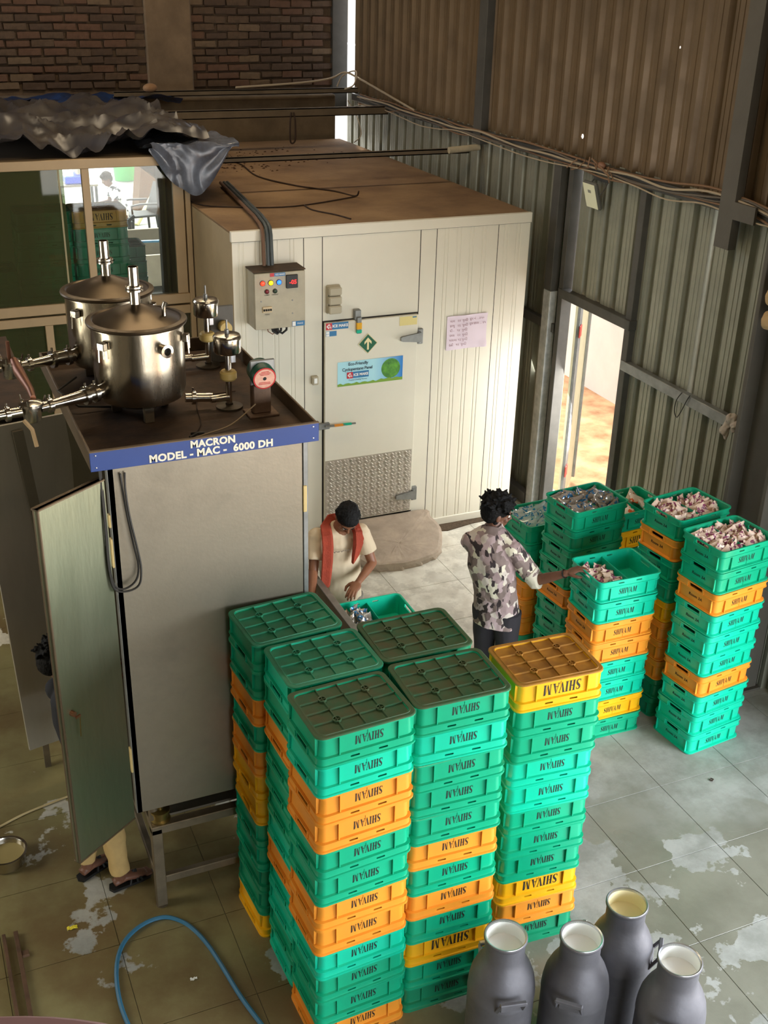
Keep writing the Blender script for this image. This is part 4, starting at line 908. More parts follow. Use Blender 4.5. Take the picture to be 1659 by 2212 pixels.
def crate(c, x, y, z, yaw, inv, label, group, top=False, divider=False, room=True, dust=None, back=False):
    t = thing('crate', label, 'crate', (x, y, z), yaw, group)
    M = CM[c]; piv = t
    def place(o, loc, rot):
        if inv:   # turned over about the front-back axis
            mm = Matrix.Translation((0, 0, CH)) @ Matrix.Rotation(math.pi, 4, 'Y') @ Matrix.Translation(loc) @ Euler(rot).to_matrix().to_4x4()
            o.location = mm.to_translation(); o.rotation_euler = mm.to_euler()
        else: o.location = loc; o.rotation_euler = rot
    b = inst('body', CB, M, piv); place(b, (0, 0, 0), (0, 0, 0))
    big = c == 'y' and rc.random() < .9
    l = inst('lettering', LABB if big else LAB, None, piv); place(l, (-.008, -CD+.0100, .063), (R(90+3.1), 0, 0))
    if not inv and room: r = inst('room_marking', ROOM, None, piv); place(r, (-CW+.0100, .0, .062), (R(90+3.1), 0, R(-90)))
    if top and inv:
        g = inst('base_grid', CG, dusty[dust or c], piv); place(g, (0, 0, 0), (0, 0, 0))
    if divider: d = inst('divider', DVM, M, piv); place(d, (0, 0, 0), (0, 0, 0))
    return t
def stack(name, x, y, yaw, cols, inv, grp, jit=.004, dust=None, lean=(0, 0), divider=True, room=True):
    n = len(cols)
    for k in range(n):                  # k = 0 topmost
        c = cols[k]; lev = n-1-k; o = ORD[k] if k < n-1 else 'bottom one'
        lab = '%s %scrate, %s of the %s' % (CN[c], 'upside-down ' if inv else '', 'bottom one' if k == n-1 else o, name)
        crate(c, x+rc.uniform(-jit, jit)+lean[0]*lev/n, y+rc.uniform(-jit, jit)+lean[1]*lev/n, lev*PITCH_C, yaw+R(rc.uniform(-1.0, 1.0)), inv, lab, grp, top=(k == 0), divider=(divider and k == 0 and not inv), dust=dust, room=room)
G1 = 'upside-down crates in six front stacks'; G2 = 'upright crates stacked by the corrugated wall'
# centres from the photograph
stack('machine-side stack', 1.585, 4.757, R(3.5), 'ggogoyyggddy', True, G1, dust='t')
stack('left middle stack', 1.640, 4.352, R(2.5), 'tgogggtottgt', True, G1, dust='t')
stack('front left stack', 1.622, 3.945, R(3), 'gtooggootggo', True, G1, dust='d')
stack('trough-side stack', 2.145, 4.380, R(-1.5), 'dgggogtgdgod', True, G1, dust='d')
stack('front middle stack', 2.132, 3.968, R(-2), 'gtgggogogygd', True, G1, dust='d')
stack('front right stack', 2.790, 4.152, R(-4), 'yggttgggyod', True, G1, dust='y')
stack('half-packed stack', 4.262, 5.610, R(-1), 'ttoottyg', False, G2)
stack('stack behind the reaching hand', 4.470, 6.340, R(5), 'ggggogggo', False, G2, lean=(0, -.0))
stack('rightmost stack', 4.860, 5.225, R(6.5), 'ggotttottt', False, G2)
stack('stack behind the rightmost one', 4.870, 5.700, R(6.8), 'goggyooodd', False, G2)
stack('stack nearest the cold room', 4.400, 6.800, R(3), 'ggdooog', False, G2)
stack('orange-pouch stack', 5.180, 6.745, R(5), 'gydgdgd', False, G2)
stack('bowed worker stack', 2.700, 6.120, R(0), 'tgdogd', False, 'crates under the packing worker', room=False)

# ---- pouches
def pouch_me(name, L, Wd, Th, mats_, seed):
    rg = random.Random(seed); m = MB(); nx, ny = 8, 6
    def pt(i, j, s):
        u, v = i/nx*2-1, j/ny*2-1
        e = (max(0, 1-abs(u)**3))*(max(0, 1-abs(v)**2.5)); zz = s*Th/2*(e**.6)
        w = Wd/2*(1-.12*(1-abs(u)**2)) if abs(u) < 1 else Wd/2
        zig = .004*(1 if (j % 2) else -1) if i in (0, nx) else 0
        return (u*L/2+zig, v*w+rg.uniform(-.0015, .0015), zz+.004*noise.noise((u*3+seed, v*3, s)))
    for s in (1, -1):
        o = len(m.v)
        m.v += [pt(i, j, s) for j in range(ny+1) for i in range(nx+1)]
        for j in range(ny):
            for i in range(nx):
                a = o+j*(nx+1)+i; f = (a, a+1, a+nx+2, a+nx+1); m.f.append(f if s > 0 else f[::-1]); m.mi.append(0); m.sm.append(True)
    me = m.mesh(name, mats_); bm = bmesh.new(); bm.from_mesh(me); bmesh.ops.remove_doubles(bm, verts=bm.verts, dist=.0004); bm.to_mesh(me); bm.free(); return me
def striped(name, c1, c2, c3, rough=.35, scale=9., trans=0.):
    m = bpy.data.materials.new(name); m.use_nodes = True; n = m.node_tree.nodes; l = m.node_tree.links; b = n['Principled BSDF']
    tc = n.new('ShaderNodeTexCoord'); oi = n.new('ShaderNodeObjectInfo'); w = n.new('ShaderNodeTexNoise'); w.inputs['Scale'].default_value = scale*3; w.noise_dimensions = '4D'
    l.new(tc.outputs['Object'], w.inputs['Vector']); ml = n.new('ShaderNodeMath'); ml.operation = 'MULTIPLY'; ml.inputs[1].default_value = 20; l.new(oi.outputs['Random'], ml.inputs[0]); l.new(ml.outputs[0], w.inputs['W'])
    r = n.new('ShaderNodeValToRGB'); r.color_ramp.interpolation = 'CONSTANT'; e = r.color_ramp.elements; e[0].color = srgb(*c1); e[1].position = .56; e[1].color = srgb(*c2); k = e.new(.40); k.color = srgb(*c1); k = e.new(.66); k.color = srgb(*c3)
    l.new(w.outputs[0], r.inputs[0]); l.new(r.outputs[0], b.inputs['Base Color']); b.inputs['Roughness'].default_value = rough
    if trans: b.inputs['Metallic'].default_value = trans
    return m
pm_pink = striped('pink_white_film', (222, 196, 176), (128, 50, 84), (232, 214, 196), .4, 10)
pm_silver = striped('silver_blue_film', (168, 158, 146), (60, 120, 170), (226, 224, 220), .15, 8, .35)
pm_clear = striped('clear_blue_film', (206, 220, 222), (50, 140, 190), (250, 250, 250), .12, 9, .2)
pm_orange = striped('orange_white_film', (226, 210, 190), (214, 96, 40), (206, 80, 34), .3, 5)
PM = {k: [pouch_me('pouch', L, Wd, Th, [m_], s+ord(k)) for s in range(3)] for k, m_, L, Wd, Th in (('p', pm_pink, .105, .075, .022), ('s', pm_silver, .115, .08, .026), ('c', pm_clear, .13, .085, .028), ('o', pm_orange, .15, .11, .045))}
def fill(kind, cx, cy, yaw, ztop, half, rows, cols_, label, group, seed, zoff=.06, tilt=70, ry0=0):
    rg = random.Random(seed); ca, sa = math.cos(yaw), math.sin(yaw)
    x0, x1 = (-.215, -.012) if half < 0 else (.012, .215)
    for r_ in range(rows):
        for c_ in range(cols_):
            lx = x0+(x1-x0)*(c_+.5)/cols_+rg.uniform(-.008, .008); ly = -.150+.300*(r_+.5)/rows+rg.uniform(-.006, .006)
            o = inst('pouch', rg.choice(PM[kind]), None, None, (cx+lx*ca-ly*sa, cy+lx*sa+ly*ca, ztop-zoff+rg.uniform(-.012, .014)), (R(tilt+rg.uniform(-22, 22)), R(ry0+rg.uniform(-28, 28)), yaw+R(rg.uniform(-35, 35))))
            q_ = 'front' if r_ < rows/3 else ('back' if r_ >= rows*2/3 else 'middle')
            tag(o, label.replace('@', q_), 'pouch', group+', '+q_)
zt = lambda n: n*PITCH_C
fill('p', 4.262, 5.610, R(-1), zt(8), -1, 6, 2, 'small pink and white pouch, @ of the half-empty crate at the reaching hand', 'pouches under the reaching hand', 1, .075)
for h_, nm in ((-1, 'left'), (1, 'right')):
    fill('p', 4.860, 5.225, R(6.5), zt(10), h_, 10, 2, 'pink and white pouch, @ of the %s half of the rightmost open crate' % nm, 'pouches in the rightmost crate, %s half' % nm, 5+h_, .045)
    fill('p', 4.870, 5.700, R(6.8), zt(10), h_, 10, 2, 'pink and white pouch, @ %s of the open crate behind the rightmost' % nm, 'pouches in the crate behind the rightmost, %s half' % nm, 9+h_, .045)
    fill('s', 4.470, 6.340, R(5), zt(9), h_, 8, 2, 'silvery pouch with blue print, @ %s of the open crate before the doorway' % nm, 'silver pouches, %s half' % nm, 15+h_, .040)
    fill('c', 4.400, 6.800, R(3), zt(7), h_, 7, 2, 'glossy clear and blue pouch, @ %s of the crate nearest the cold room' % nm, 'clear pouches, %s half' % nm, 19+h_, .042)
    fill('o', 5.180, 6.745, R(5), zt(7), h_, 4, 1, 'large orange and white pouch, @ %s of the back crate' % nm, 'orange pouches, %s half' % nm, 25+h_, .052, 40)
fill('s', 2.700, 6.120, 0, zt(6), -1, 7, 1, 'silver and blue pouch standing in the bowed worker\'s crate, @', 'pouches in the packing worker\'s crate', 33, .058, 84, 78)
fill('s', 2.700, 6.110, 0, zt(6), -1, 7, 2, 'silver and blue pouch lying low in the bowed worker\'s crate, @', 'low pouches in the packing worker\'s crate', 34, .075, 80, 60)

# ================================================================== MILK CANS
def can(x, y, label, rz, hy=.8, ins=(244, 244, 240)):
    t = thing('milk_can', label, 'milk can', (x, y, 0), rz)
    k = hy/.8
    ou = [(.001, .0), (.150, .0), (.162, .012), (.165, .03), (.165, .44*k), (.167, .445*k), (.167, .46*k), (.164, .50*k), (.156, .55*k), (.138, .60*k), (.115, .645*k), (.102, .675*k), (.098, .70*k), (.098, .775*k)]
    obj('body', MB().lathe(ou+[(.102, .78*k), (.106, .787*k), (.106, .797*k), (.101, .80*k), (.0945, .797*k), (.093, .70*k), (.001, .70*k)], n=56), alum, t)
    obj('inner_wall', MB().lathe([(.0937, .794*k), (.0925, .715*k), (.0932, .715*k), (.0943, .794*k)], n=48, cap=False, closed=True), mat('white_inner_%d' % ins[2], ins, .5), t, label='white inside of the neck')
    obj('rim', MB().lathe([(.104, .795*k), (.101, .803*k), (.095, .801*k), (.093, .790*k)], n=56, cap=False, closed=True), alum_rim, t)
    obj('milk', MB().lathe([(.001, .700*k), (.0931, .700*k), (.0931, .7165*k), (.001, .7165*k)], n=40), mat('milk_%d' % ins[2], tuple(int(c*.93) for c in ins), .4), t)
    for s in (-1, 1):
        hb = MB(); z0 = .50*k
        def bar4(p, q, w_=.0105): hb.tube([p, q], [w_, w_], 4)
        for yy in (-.060, .060): bar4((s*.150, yy*1.08, z0-.035), (s*.196, yy, z0+.048))
        hb.box((s*.184, -.066, z0+.040), (s*.206, .066, z0+.062), bev=.004); hb.box((s*.155, -.05, z0-.03), (s*.166, .05, z0+.0), bev=.003)
        obj('handle', hb, alum_rim if s < 0 else alum, t)
    return t
can(2.224, 3.405, 'aluminium milk can, leftmost of the four, against the front right crate stack', R(-103))
can(2.560, 3.262, 'aluminium milk can, second from the left, handle facing the viewer', R(-133))
can(2.890, 3.362, 'aluminium milk can standing furthest back, cream-coloured inside its neck', R(-40), ins=(238, 226, 184))
can(2.915, 2.965, 'aluminium milk can, nearest and rightmost of the four', R(-130))

# ================================================================== THINGS ON THE FLOOR
hose_m = mat('blue_hose_pvc', (52, 108, 140), .4)
pts = [(.60, 3.9, .013), (.545, 4.15, .013), (.520, 4.40, .013), (.548, 4.64, .013), (.62, 4.80, .013), (.74, 4.89, .013), (.867, 4.905, .013), (.955, 4.84, .013), (1.012, 4.74, .013), (1.055, 4.60, .013), (1.085, 4.43, .013), (1.12, 4.20, .013), (1.17, 3.98, .013), (1.22, 3.75, .013)]
wirething('water_hose', pts, .0125, 'blue water hose looping over the wet floor', hose_m, 'hose')
wirething('pale_rope', [(-.15, 5.98, .008), (.05, 6.02, .008), (.25, 6.10, .008), (.50, 6.16, .008), (.7, 6.2, .008)], .007, 'thin pale rope lying across the wet floor at left', mat('pale_rope', (196, 176, 130), .7), 'rope')
bw = thing('steel_pot', 'round stainless steel pot with a wide rim and cloudy water on the floor', 'pot', (.10, 5.70, 0))
obj('body', MB().lathe([(.001, .004), (.10, .004), (.112, .015), (.118, .09), (.128, .094), (.128, .099), (.115, .099), (.110, .09), (.104, .016), (.001, .014)], n=40), steel_pol, bw)
obj('water', MB().lathe([(.001, .050), (.107, .050), (.108, .062), (.001, .062)], n=32), mat('cloudy_water', (156, 142, 96), .3), bw)
struct('trim_6', MB().box((-4, -4, 3.46), (.75, .92, 3.55), bev=.01), conc_d)
tb = thing('plastic_tub', 'lilac plastic tub close to the viewer, only its curved rim showing at bottom left', 'tub', (-.165, .578, 3.55))
obj('body', MB().lathe([(.001, .0), (.34, .0), (.37, .01), (.425, .29), (.44, .31), (.455, .325), (.46, .340), (.45, .350), (.43, .348), (.415, .33), (.36, .02), (.001, .01)], n=96), mat('lilac_plastic', (168, 140, 158), .35, var=.1), tb)
for s_ in (100, 280): obj('grip', MB().tube([(.46*math.cos(R(s_+a)), .46*math.sin(R(s_+a)), .31-.02*math.sin(math.pi*(a+12)/24)) for a in range(-12, 13, 4)], .008, 8), mat('lilac_plastic', (168, 140, 158), .35), tb)
cv = thing('drain_channel', 'rusty steel drain channel along the left edge of the wet floor', 'drain', (.075, 4.55, 0))
rsty = mat('rusty_steel', (104, 78, 58), .75, .4, var=.4, vscale=12)
obj('edge_bar', MB().box((-.012, -.55, 0), (.012, .55, .03), bev=.003), rsty, cv); obj('edge_bar', MB().box((-.075, -.55, 0), (-.055, .55, .03), bev=.003), rsty, cv)
for y_ in (-.18, .38): obj('lug', MB().box((.012, y_-.02, 0), (.05, y_+.02, .02), bev=.003), rsty, cv)
def scrap(x, y_, m, label, s_=.03):
    k = MB(); n_ = 7
    for j in range(4):
        for i in range(n_): k.v.append((x+s_*(i/(n_-1)*2-1)*(.9 if j % 2 else 1), y_+s_*.45*(j/3*2-1)+.004*math.sin(i*2), .003+.008*abs(noise.noise((i*.9, j*.9, x*9)))))
    for j in range(3):
        for i in range(n_-1): k.f.append((j*n_+i, j*n_+i+1, (j+1)*n_+i+1, (j+1)*n_+i)); k.mi.append(0); k.sm.append(False)
    return tag(obj('wrapper', k, m), label, 'litter')
scrap(.375, 5.03, mat('yellow_wrapper', (226, 212, 60), .35), 'small yellow wrapper on the wet floor behind the hose')
scrap(.92, 4.42, mat('white_scrap', (226, 226, 220), .5), 'small white paper scrap inside the hose loop', .02)
tag(obj('hair_band', MB().tube([(4.62, 4.72, .006), (4.64, 4.73, .006), (4.63, 4.745, .006), (4.61, 4.735, .006), (4.62, 4.72, .006)], .004, 6), wire), 'tiny dark ring on the grey floor near the right stack', 'litter')

# ================================================================== ON THE CORRUGATED WALL
fl_ = thing('flood_light', 'white flood light on a bracket under the cable bundle', 'lamp', (XW-.06, 8.33, 3.25), 0)
Mf = Matrix.Rotation(R(-18), 4, 'Y')
fb = MB(); fb.box((-.055, -.10, -.12), (-.02, .10, .12), M=Mf, bev=.012); obj('housing', fb, mat('lamp_grey', (90, 90, 84), .5), fl_)
obj('lens', MB().box((-.062, -.088, -.108), (-.0555, .088, .108), M=Mf, bev=.005), mat('lamp_lens', (226, 226, 196), .3), fl_)
obj('led_chip', MB().box((-.0635, -.022, .03), (-.0622, .02, .055), M=Mf), mat('led_chip', (130, 130, 120), .4), fl_)
br = MB(); br.tube([(-.04, -.108, .0), (.0, -.112, .05), (.045, -.10, .12)], .007, 6); br.tube([(-.04, .108, .0), (.0, .112, .05), (.045, .10, .12)], .007, 6); br.box((.03, -.11, .10), (.05, .11, .13)); obj('bracket', br, dark_steel, fl_)
cm_ = [mat('cable_brown', (126, 96, 70), .7), mat('cable_grey', (96, 88, 78), .7), mat('cable_pale', (166, 150, 126), .7)]
rg = random.Random(21)
lbls = ['pale cable at the top of the bundle along the wall rail', 'brown cable sagging lowest in the bundle along the wall rail', 'grey cable in the middle of the bundle along the wall rail', 'brown cable hugging the rail in the cable bundle', 'pale thin cable drooping near the flood light in the bundle', 'grey thin cable at the back of the bundle along the wall rail']
for k in range(6):
    pts = []; y_ = 13.6
    while y_ > 4.6:
        pts.append((XW-.075-.012*(k % 3)-rg.uniform(0, .02), y_, 3.50-.014*k+rg.uniform(-.02, .02)-.05*abs(math.sin(y_*1.3+k))*(k % 2)+(.04 if 6.3 < y_ < 6.9 else 0))); y_ -= .45
    wirething('wall_cable', pts, .009 if k < 4 else .006, lbls[k], cm_[k % 3], 'cable')
jb = MB(); 
for k in range(9): 
    a = Vector((XW-.10, 8.62-.07*k, 3.50)); jb.tube([a, a+Vector((rg.uniform(-.04, .02), rg.uniform(-.1, .1), rg.uniform(-.10, .05))), a+Vector((rg.uniform(-.06, .0), rg.uniform(-.16, .16), rg.uniform(-.14, .02)))], .006, 6)
tag(obj('cable_knot', jb, cm_[0], kind='stuff'), 'tangle of brown cable ends above the flood light', 'cables')
tag(obj('taped_joint', MB().sphere((XW-.11, 8.22, 3.50), (.03, .05, .03)), mat('tape_brown', (130, 92, 70), .6)), 'brown taped cable joint above the flood light', 'tape')
wirething('corner_cable', [(4.0, 13.5, 3.62), (4.8, 13.5, 3.66), (5.2, 13.55, 3.70), (5.40, 13.6, 3.76), (5.52, 13.4, 3.70), (5.58, 12.6, 3.58), (5.60, 12.0, 3.50)], .012, 'pale thick cable bending round the far corner post', cm_[2], 'cable')
wirething('corner_cable', [(5.30, 13.6, 3.60), (5.38, 13.62, 3.72), (5.50, 13.5, 3.78), (5.44, 13.4, 3.64), (5.36, 13.5, 3.58)], .009, 'short looped cable knotted at the far corner post', cm_[2], 'cable')
wirething('hook_wire', [(4.42, 12.76, 3.42), (4.40, 12.74, 3.30), (4.40, 12.74, 3.12), (4.43, 12.74, 3.09), (4.46, 12.74, 3.14), (4.46, 12.74, 3.32), (4.45, 12.76, 3.42)], .010, 'dark wire loop hanging from the wide cross beam', wire, 'wire')
wirething('thin_white_cord', [(5.40, 13.5, 3.45), (5.47, 13.4, 3.30), (5.46, 13.2, 3.10), (5.33, 13.1, 3.02)], .006, 'thin pale cord hanging in the far corner behind the cold room', cm_[2], 'cord')
wirething('wire_loop', [(XW-.07, 6.83, 1.97), (XW-.09, 6.86, 1.90), (XW-.08, 6.88, 1.80), (XW-.08, 6.84, 1.76), (XW-.08, 6.80, 1.82), (XW-.07, 6.76, 1.93), (XW-.07, 6.73, 1.98)], .004, 'black wire loop tied on the middle wall rail', cab, 'wire')
kn = MB(); kn.sphere((XW-.09, 6.20, 1.98), (.04, .05, .045)); kn.sphere((XW-.10, 6.14, 1.95), (.03, .035, .03)); kn.tube([(XW-.09, 6.22, 1.96), (XW-.10, 6.25, 1.86), (XW-.095, 6.22, 1.80)], [.035, .045, .006], 9, ell=.6); kn.tube([(XW-.09, 6.18, 1.97), (XW-.10, 6.14, 1.90)], [.03, .02], 8)
def noise_disp(me, a, s_):
    for v in me.vertices: v.co += Vector((noise.noise(v.co*s_), noise.noise(v.co*s_+Vector((5, 3, 1))), noise.noise(v.co*s_+Vector((1, 7, 4)))))*a
    return me
km = applied(kn, [remesh(.006, 2)]); noise_disp(km, .010, 38); km.materials.append(mat('dirty_cloth', (176, 164, 150), .9))
tag(obj('tied_cloth', km, mat('dirty_cloth', (176, 164, 150), .9)), 'dirty white cloth knotted round the middle wall rail', 'cloth')
for k, (z_, lab_) in enumerate(((3.02, 'upper of two lagged cream pipes entering at the right edge'), (2.86, 'lower of two lagged cream pipes at the right edge, dark open end'))):
    t = thing('lagged_pipe', lab_, 'pipe', (5.30, 5.60, z_+.05))
    mm = applied(MB().tube([(-.01, .10, 0), (0, .0, 0), (.03, -.25, 0), (.06, -.6, 0)], [.060, .066, .070, .070], 20), [remesh(.008, 2)]); noise_disp(mm, .012, 20); mm.materials.append(mat('lagging_cream', (198, 168, 122), .85, var=.25, vscale=12, bump=.5, bscale=20))
    obj('lagging', mm, mat('lagging_cream', (198, 168, 122), .85), t)
    obj('pipe_end', MB().cyl((-.012, .12, 0), (-.006, .085, 0), .032, 18), black_p if k else mat('lagging_cream', (198, 168, 122), .85), t)
    obj('hanger', MB().box((.02, -.30, .06), (.04, -.28, .25)), dark_steel, t)

# ================================================================== HALL BEHIND THE WINDOWS
def gst(x, y_, n_, cols, nm, z0=0.):
    for k in range(n_):
        c = cols[k % len(cols)]
        crate(c, x+rc.uniform(-.004, .004), y_+rc.uniform(-.004, .004), z0+(n_-1-k)*PITCH_C, R(rc.uniform(-1, 1)), True, '%s crate behind the glass, %s of the %s' % (CN[c], ORD[k] if k < 11 else ('twelfth from the top', 'thirteenth from the top', 'fourteenth from the top', 'fifteenth from the top', 'sixteenth from the top')[k-11], nm), 'crates behind the windows', top=(k == 0), dust='d' if c != 'y' else 'y')
pl = struct('trim_5', MB().box((.2, YP+.12, 0), (2.35, 12.5, .95)), conc)
gst(1.82, 10.74, 12, 'yggggggggggg', 'yellow-topped stack', .95)
gst(1.32, 10.78, 12, 'dggggggggggg', 'mullion stack', .95)
gst(.80, 10.72, 9, 'ggggggggg', 'left-pane stack', .95)
gst(.32, 10.72, 9, 'ggggggggg', 'leftmost stack', .95)
gst(2.10+.0, 11.35, 9, 'dgggggggg', 'short stack', .95)
for x, z_, s_, lab_ in ((.60, 1.3, .3, 'yellow crate-like carton low behind the left pane'),):
    pass
vt = thing('steel_vat', 'long stainless steel vat in the bright hall behind the window', 'vat', (4.1, 19.2, 0))
obj('front_wall', MB().box((-1.0, -1.0, .1), (1.0, -.96, .62), bev=.01), steel_dull, vt); obj('back_wall', MB().box((-1.0, .96, .1), (1.0, 1.0, .62), bev=.01), steel_dull, vt)
obj('end_wall', MB().box((-1.0, -.96, .1), (-.96, .96, .62)), steel_dull, vt); obj('end_wall', MB().box((.96, -.96, .1), (1.0, .96, .62)), steel_dull, vt); obj('floor_sheet', MB().box((-.96, -.96, .1), (.96, .96, .14)), steel_dull, vt)
for x in (-.9, .9):
    for y_ in (-.9, .9): obj('leg', MB().box((x-.03, y_-.03, 0), (x+.03, y_+.03, .1)), steel_dull, vt)
tag(obj('vat_tap', MB().tube([(4.0, 20.3, .0), (4.0, 20.32, .75), (4.1, 20.32, .82)], .04, 8), black_p), 'dark tap standing behind the steel vat in the hall', 'tap')
wirething('hall_hose', [(3.2, 18.9, .66), (3.9, 19.0, .66), (4.6, 18.7, .66), (4.7, 18.4, .4)], .025, 'grey-blue hose lying over the steel vat in the hall', hose_m, 'hose')
cf = thing('black_chair', 'black plastic armchair standing behind the man in the bright hall', 'chair', (4.62, 22.3, 0), R(10))
for x in (-.24, .24):
    for y_ in (-.22, .22): obj('leg', MB().tube([(x*1.15, y_*1.15, 0), (x, y_, .42)], [.022, .028], 8), black_p, cf)
obj('seat', MB().box((-.27, -.26, .42), (.27, .26, .46), bev=.015), black_p, cf)
obj('backrest', slab4([(.22, -.25, .46), (.22, .25, .46), (.40, .24, 1.0), (.40, -.24, 1.0)], .035), black_p, cf)
for y_ in (-.27, .27): obj('armrest', MB().tube([(.26, y_, .66), (-.1, y_, .68), (-.28, y_, .66), (-.26, y_, .44)], .022, 8), black_p, cf)
tag(obj('green_bin', MB().lathe([(.001, 0), (.26, 0), (.32, .85), (.34, .86), (.001, .88)], (5.62, 28.6, 0), 20), mat('bin_green', (70, 170, 90), .5)), 'light green bin far back in the bright hall', 'bin')
tag(obj('leaning_pole', MB().cyl((4.75, 23.4, .0), (6.2, 24.6, 1.6), .05, 10), mat('pale_yellow_pole', (214, 206, 150), .6)), 'pale yellow pole leaning diagonally in the hall', 'pole')
tag(obj('brown_wall_stub', slab4([(5.0, 25.0, .0), (6.4, 25.8, .0), (6.4, 25.8, 1.6), (5.2, 25.1, 1.3)], .2), mat('brown_earth', (120, 90, 66), .95, var=.3, vscale=4)), 'brown earth bank at the end of the hall', 'bank')
ga = thing('work_table', 'low table with a blue machine beside the stack in the hall', 'table', (3.75, 24.3, 0))
obj('table_top', MB().box((-.4, -.3, .70), (.4, .3, .74)), steel_dull, ga)
for x in (-.36, .36):
    for y_ in (-.26, .26): obj('leg', MB().box((x-.025, y_-.025, 0), (x+.025, y_+.025, .70)), black_p, ga)
bmch = thing('blue_machine', 'small blue machine on the table in the hall', 'machine', (3.72, 24.25, .74))
obj('housing', MB().box((-.2, -.15, 0), (.2, .15, .16), bev=.02), mat('machine_blue', (40, 80, 210), .4), bmch); obj('pan', MB().lathe([(.001, .16), (.09, .16), (.11, .30), (.09, .30), (.08, .18), (.001, .18)], (.08, 0, 0), 16), steel_pol, bmch)

# ================================================================== PEOPLE
skin_a = mat('skin_brown', (134, 88, 62), .5, var=.15, vscale=14); skin_b = mat('skin_dark', (112, 74, 56), .5, var=.15, vscale=14)
hair_m = mat('black_hair', (9, 8, 9), .75, var=.3, vscale=60)
hair_m.node_tree.nodes['Principled BSDF'].inputs['Specular IOR Level'].default_value = .25
eye_w = mat('eye_white', (220, 214, 204), .3); eye_d = mat('eye_dark', (20, 14, 10), .2)
V3 = Vector
def frame(f, u):
    f = V3(f).normalized(); u = V3(u); u = (u-f*u.dot(f)).normalized(); r = f.cross(u)
    return Matrix(((r.x, f.x, u.x), (r.y, f.y, u.y), (r.z, f.z, u.z)))
def head_parts(m, c, F, s=.92):
    c = V3(c)
    def e(p, r, n=14, k=9): m.sphere(c+F @ (V3(p)*s), [q*s for q in r], n, k, M=F)
    e((0, -.005, .020), (.076, .096, .098), 20, 13); e((0, .030, -.045), (.060, .058, .072), 16, 10); e((0, .058, -.096), (.030, .024, .022)); e((0, .074, .022), (.052, .020, .016)); e((0, .045, -.085), (.048, .04, .028))
    m.tube([c+F @ (V3((0, .086, .012))*s), c+F @ (V3((0, .104, -.014))*s), c+F @ (V3((0, .110, -.030))*s)], [.008*s, .011*s, .014*s], 8)
    e((-.012, .096, -.034), (.008, .009, .007), 8, 5); e((.012, .096, -.034), (.008, .009, .007), 8, 5)
    e((0, .086, -.060), (.024, .012, .006), 10, 5); e((0, .084, -.070), (.020, .012, .007), 10, 5)
    for x in (-1, 1):
        e((x*.078, -.008, -.012), (.010, .018, .032), 10, 7); e((x*.045, .060, -.025), (.022, .022, .022), 10, 6)
def eyes(par, c, F, s=.92, closed=False):
    for x in (-1, 1):
        m = MB(); m.sphere(V3(c)+F @ (V3((x*.030, .0795, .0))*s), (.0110*s,)*3, 12, 8); o = obj('eye', m, eye_w, par)
        i = MB(); i.sphere(V3(c)+F @ (V3((x*.030, .0880, -.004))*s), (.006*s, .0045*s, .006*s), 10, 6, M=F); obj('iris', i, eye_d, o)
        b = MB(); b.tube([V3(c)+F @ (V3((x*(.014), .097, .020))*s), V3(c)+F @ (V3((x*.030, .095, .026))*s), V3(c)+F @ (V3((x*.048, .082, .020))*s)], [.003, .004, .002], 6); obj('eyebrow', b, hair_m, par)
def hair(par, c, F, s=.92, curly=False, seed=1, front=.05):
    rg = random.Random(seed); m = MB(); c = V3(c)
    def e(p, r): m.sphere(c+F @ (V3(p)*s), [q*s for q in r], 14, 9, M=F)
    e((0, -.016, .046), (.092, .104, .100)); e((0, -.045, -.005), (.086, .074, .080)); e((0, .046, .082), (.070, .054, .042))
    if curly: e((0, .0, .085), (.098, .100, .070)); e((0, -.045, .03), (.098, .085, .09))
    n_ = 260 if curly else 120
    for k in range(n_):
        a = rg.uniform(0, 2*math.pi); b_ = rg.uniform(.05, 1.35); d = V3((math.cos(a)*math.cos(b_), math.sin(a)*math.cos(b_), math.sin(b_)))
        p = V3((0, -.016, .038))+V3((d.x*.086, d.y*.096, d.z*.094))
        if p.y > front and p.z < .075: continue
        q = .013 if curly else .003
        t_ = V3((rg.uniform(-1, 1), rg.uniform(-1, 1), rg.uniform(-.6, .6)))*(.030 if curly else .014)
        p0 = c+F @ (p*s); p1 = c+F @ ((p+d*(q*1.1)+t_*.6)*s); p2 = c+F @ ((p+d*q*(1.6 if curly else .7)+t_*1.2)*s)
        m.tube([p0, p1, p2], [.014*s, .012*s, .006*s], 6)
    me = applied(m, [remesh(.0045, 2)]); noise_disp(me, .003, 110); me.materials.append(hair_m)
    return obj('hair', me, hair_m, par)
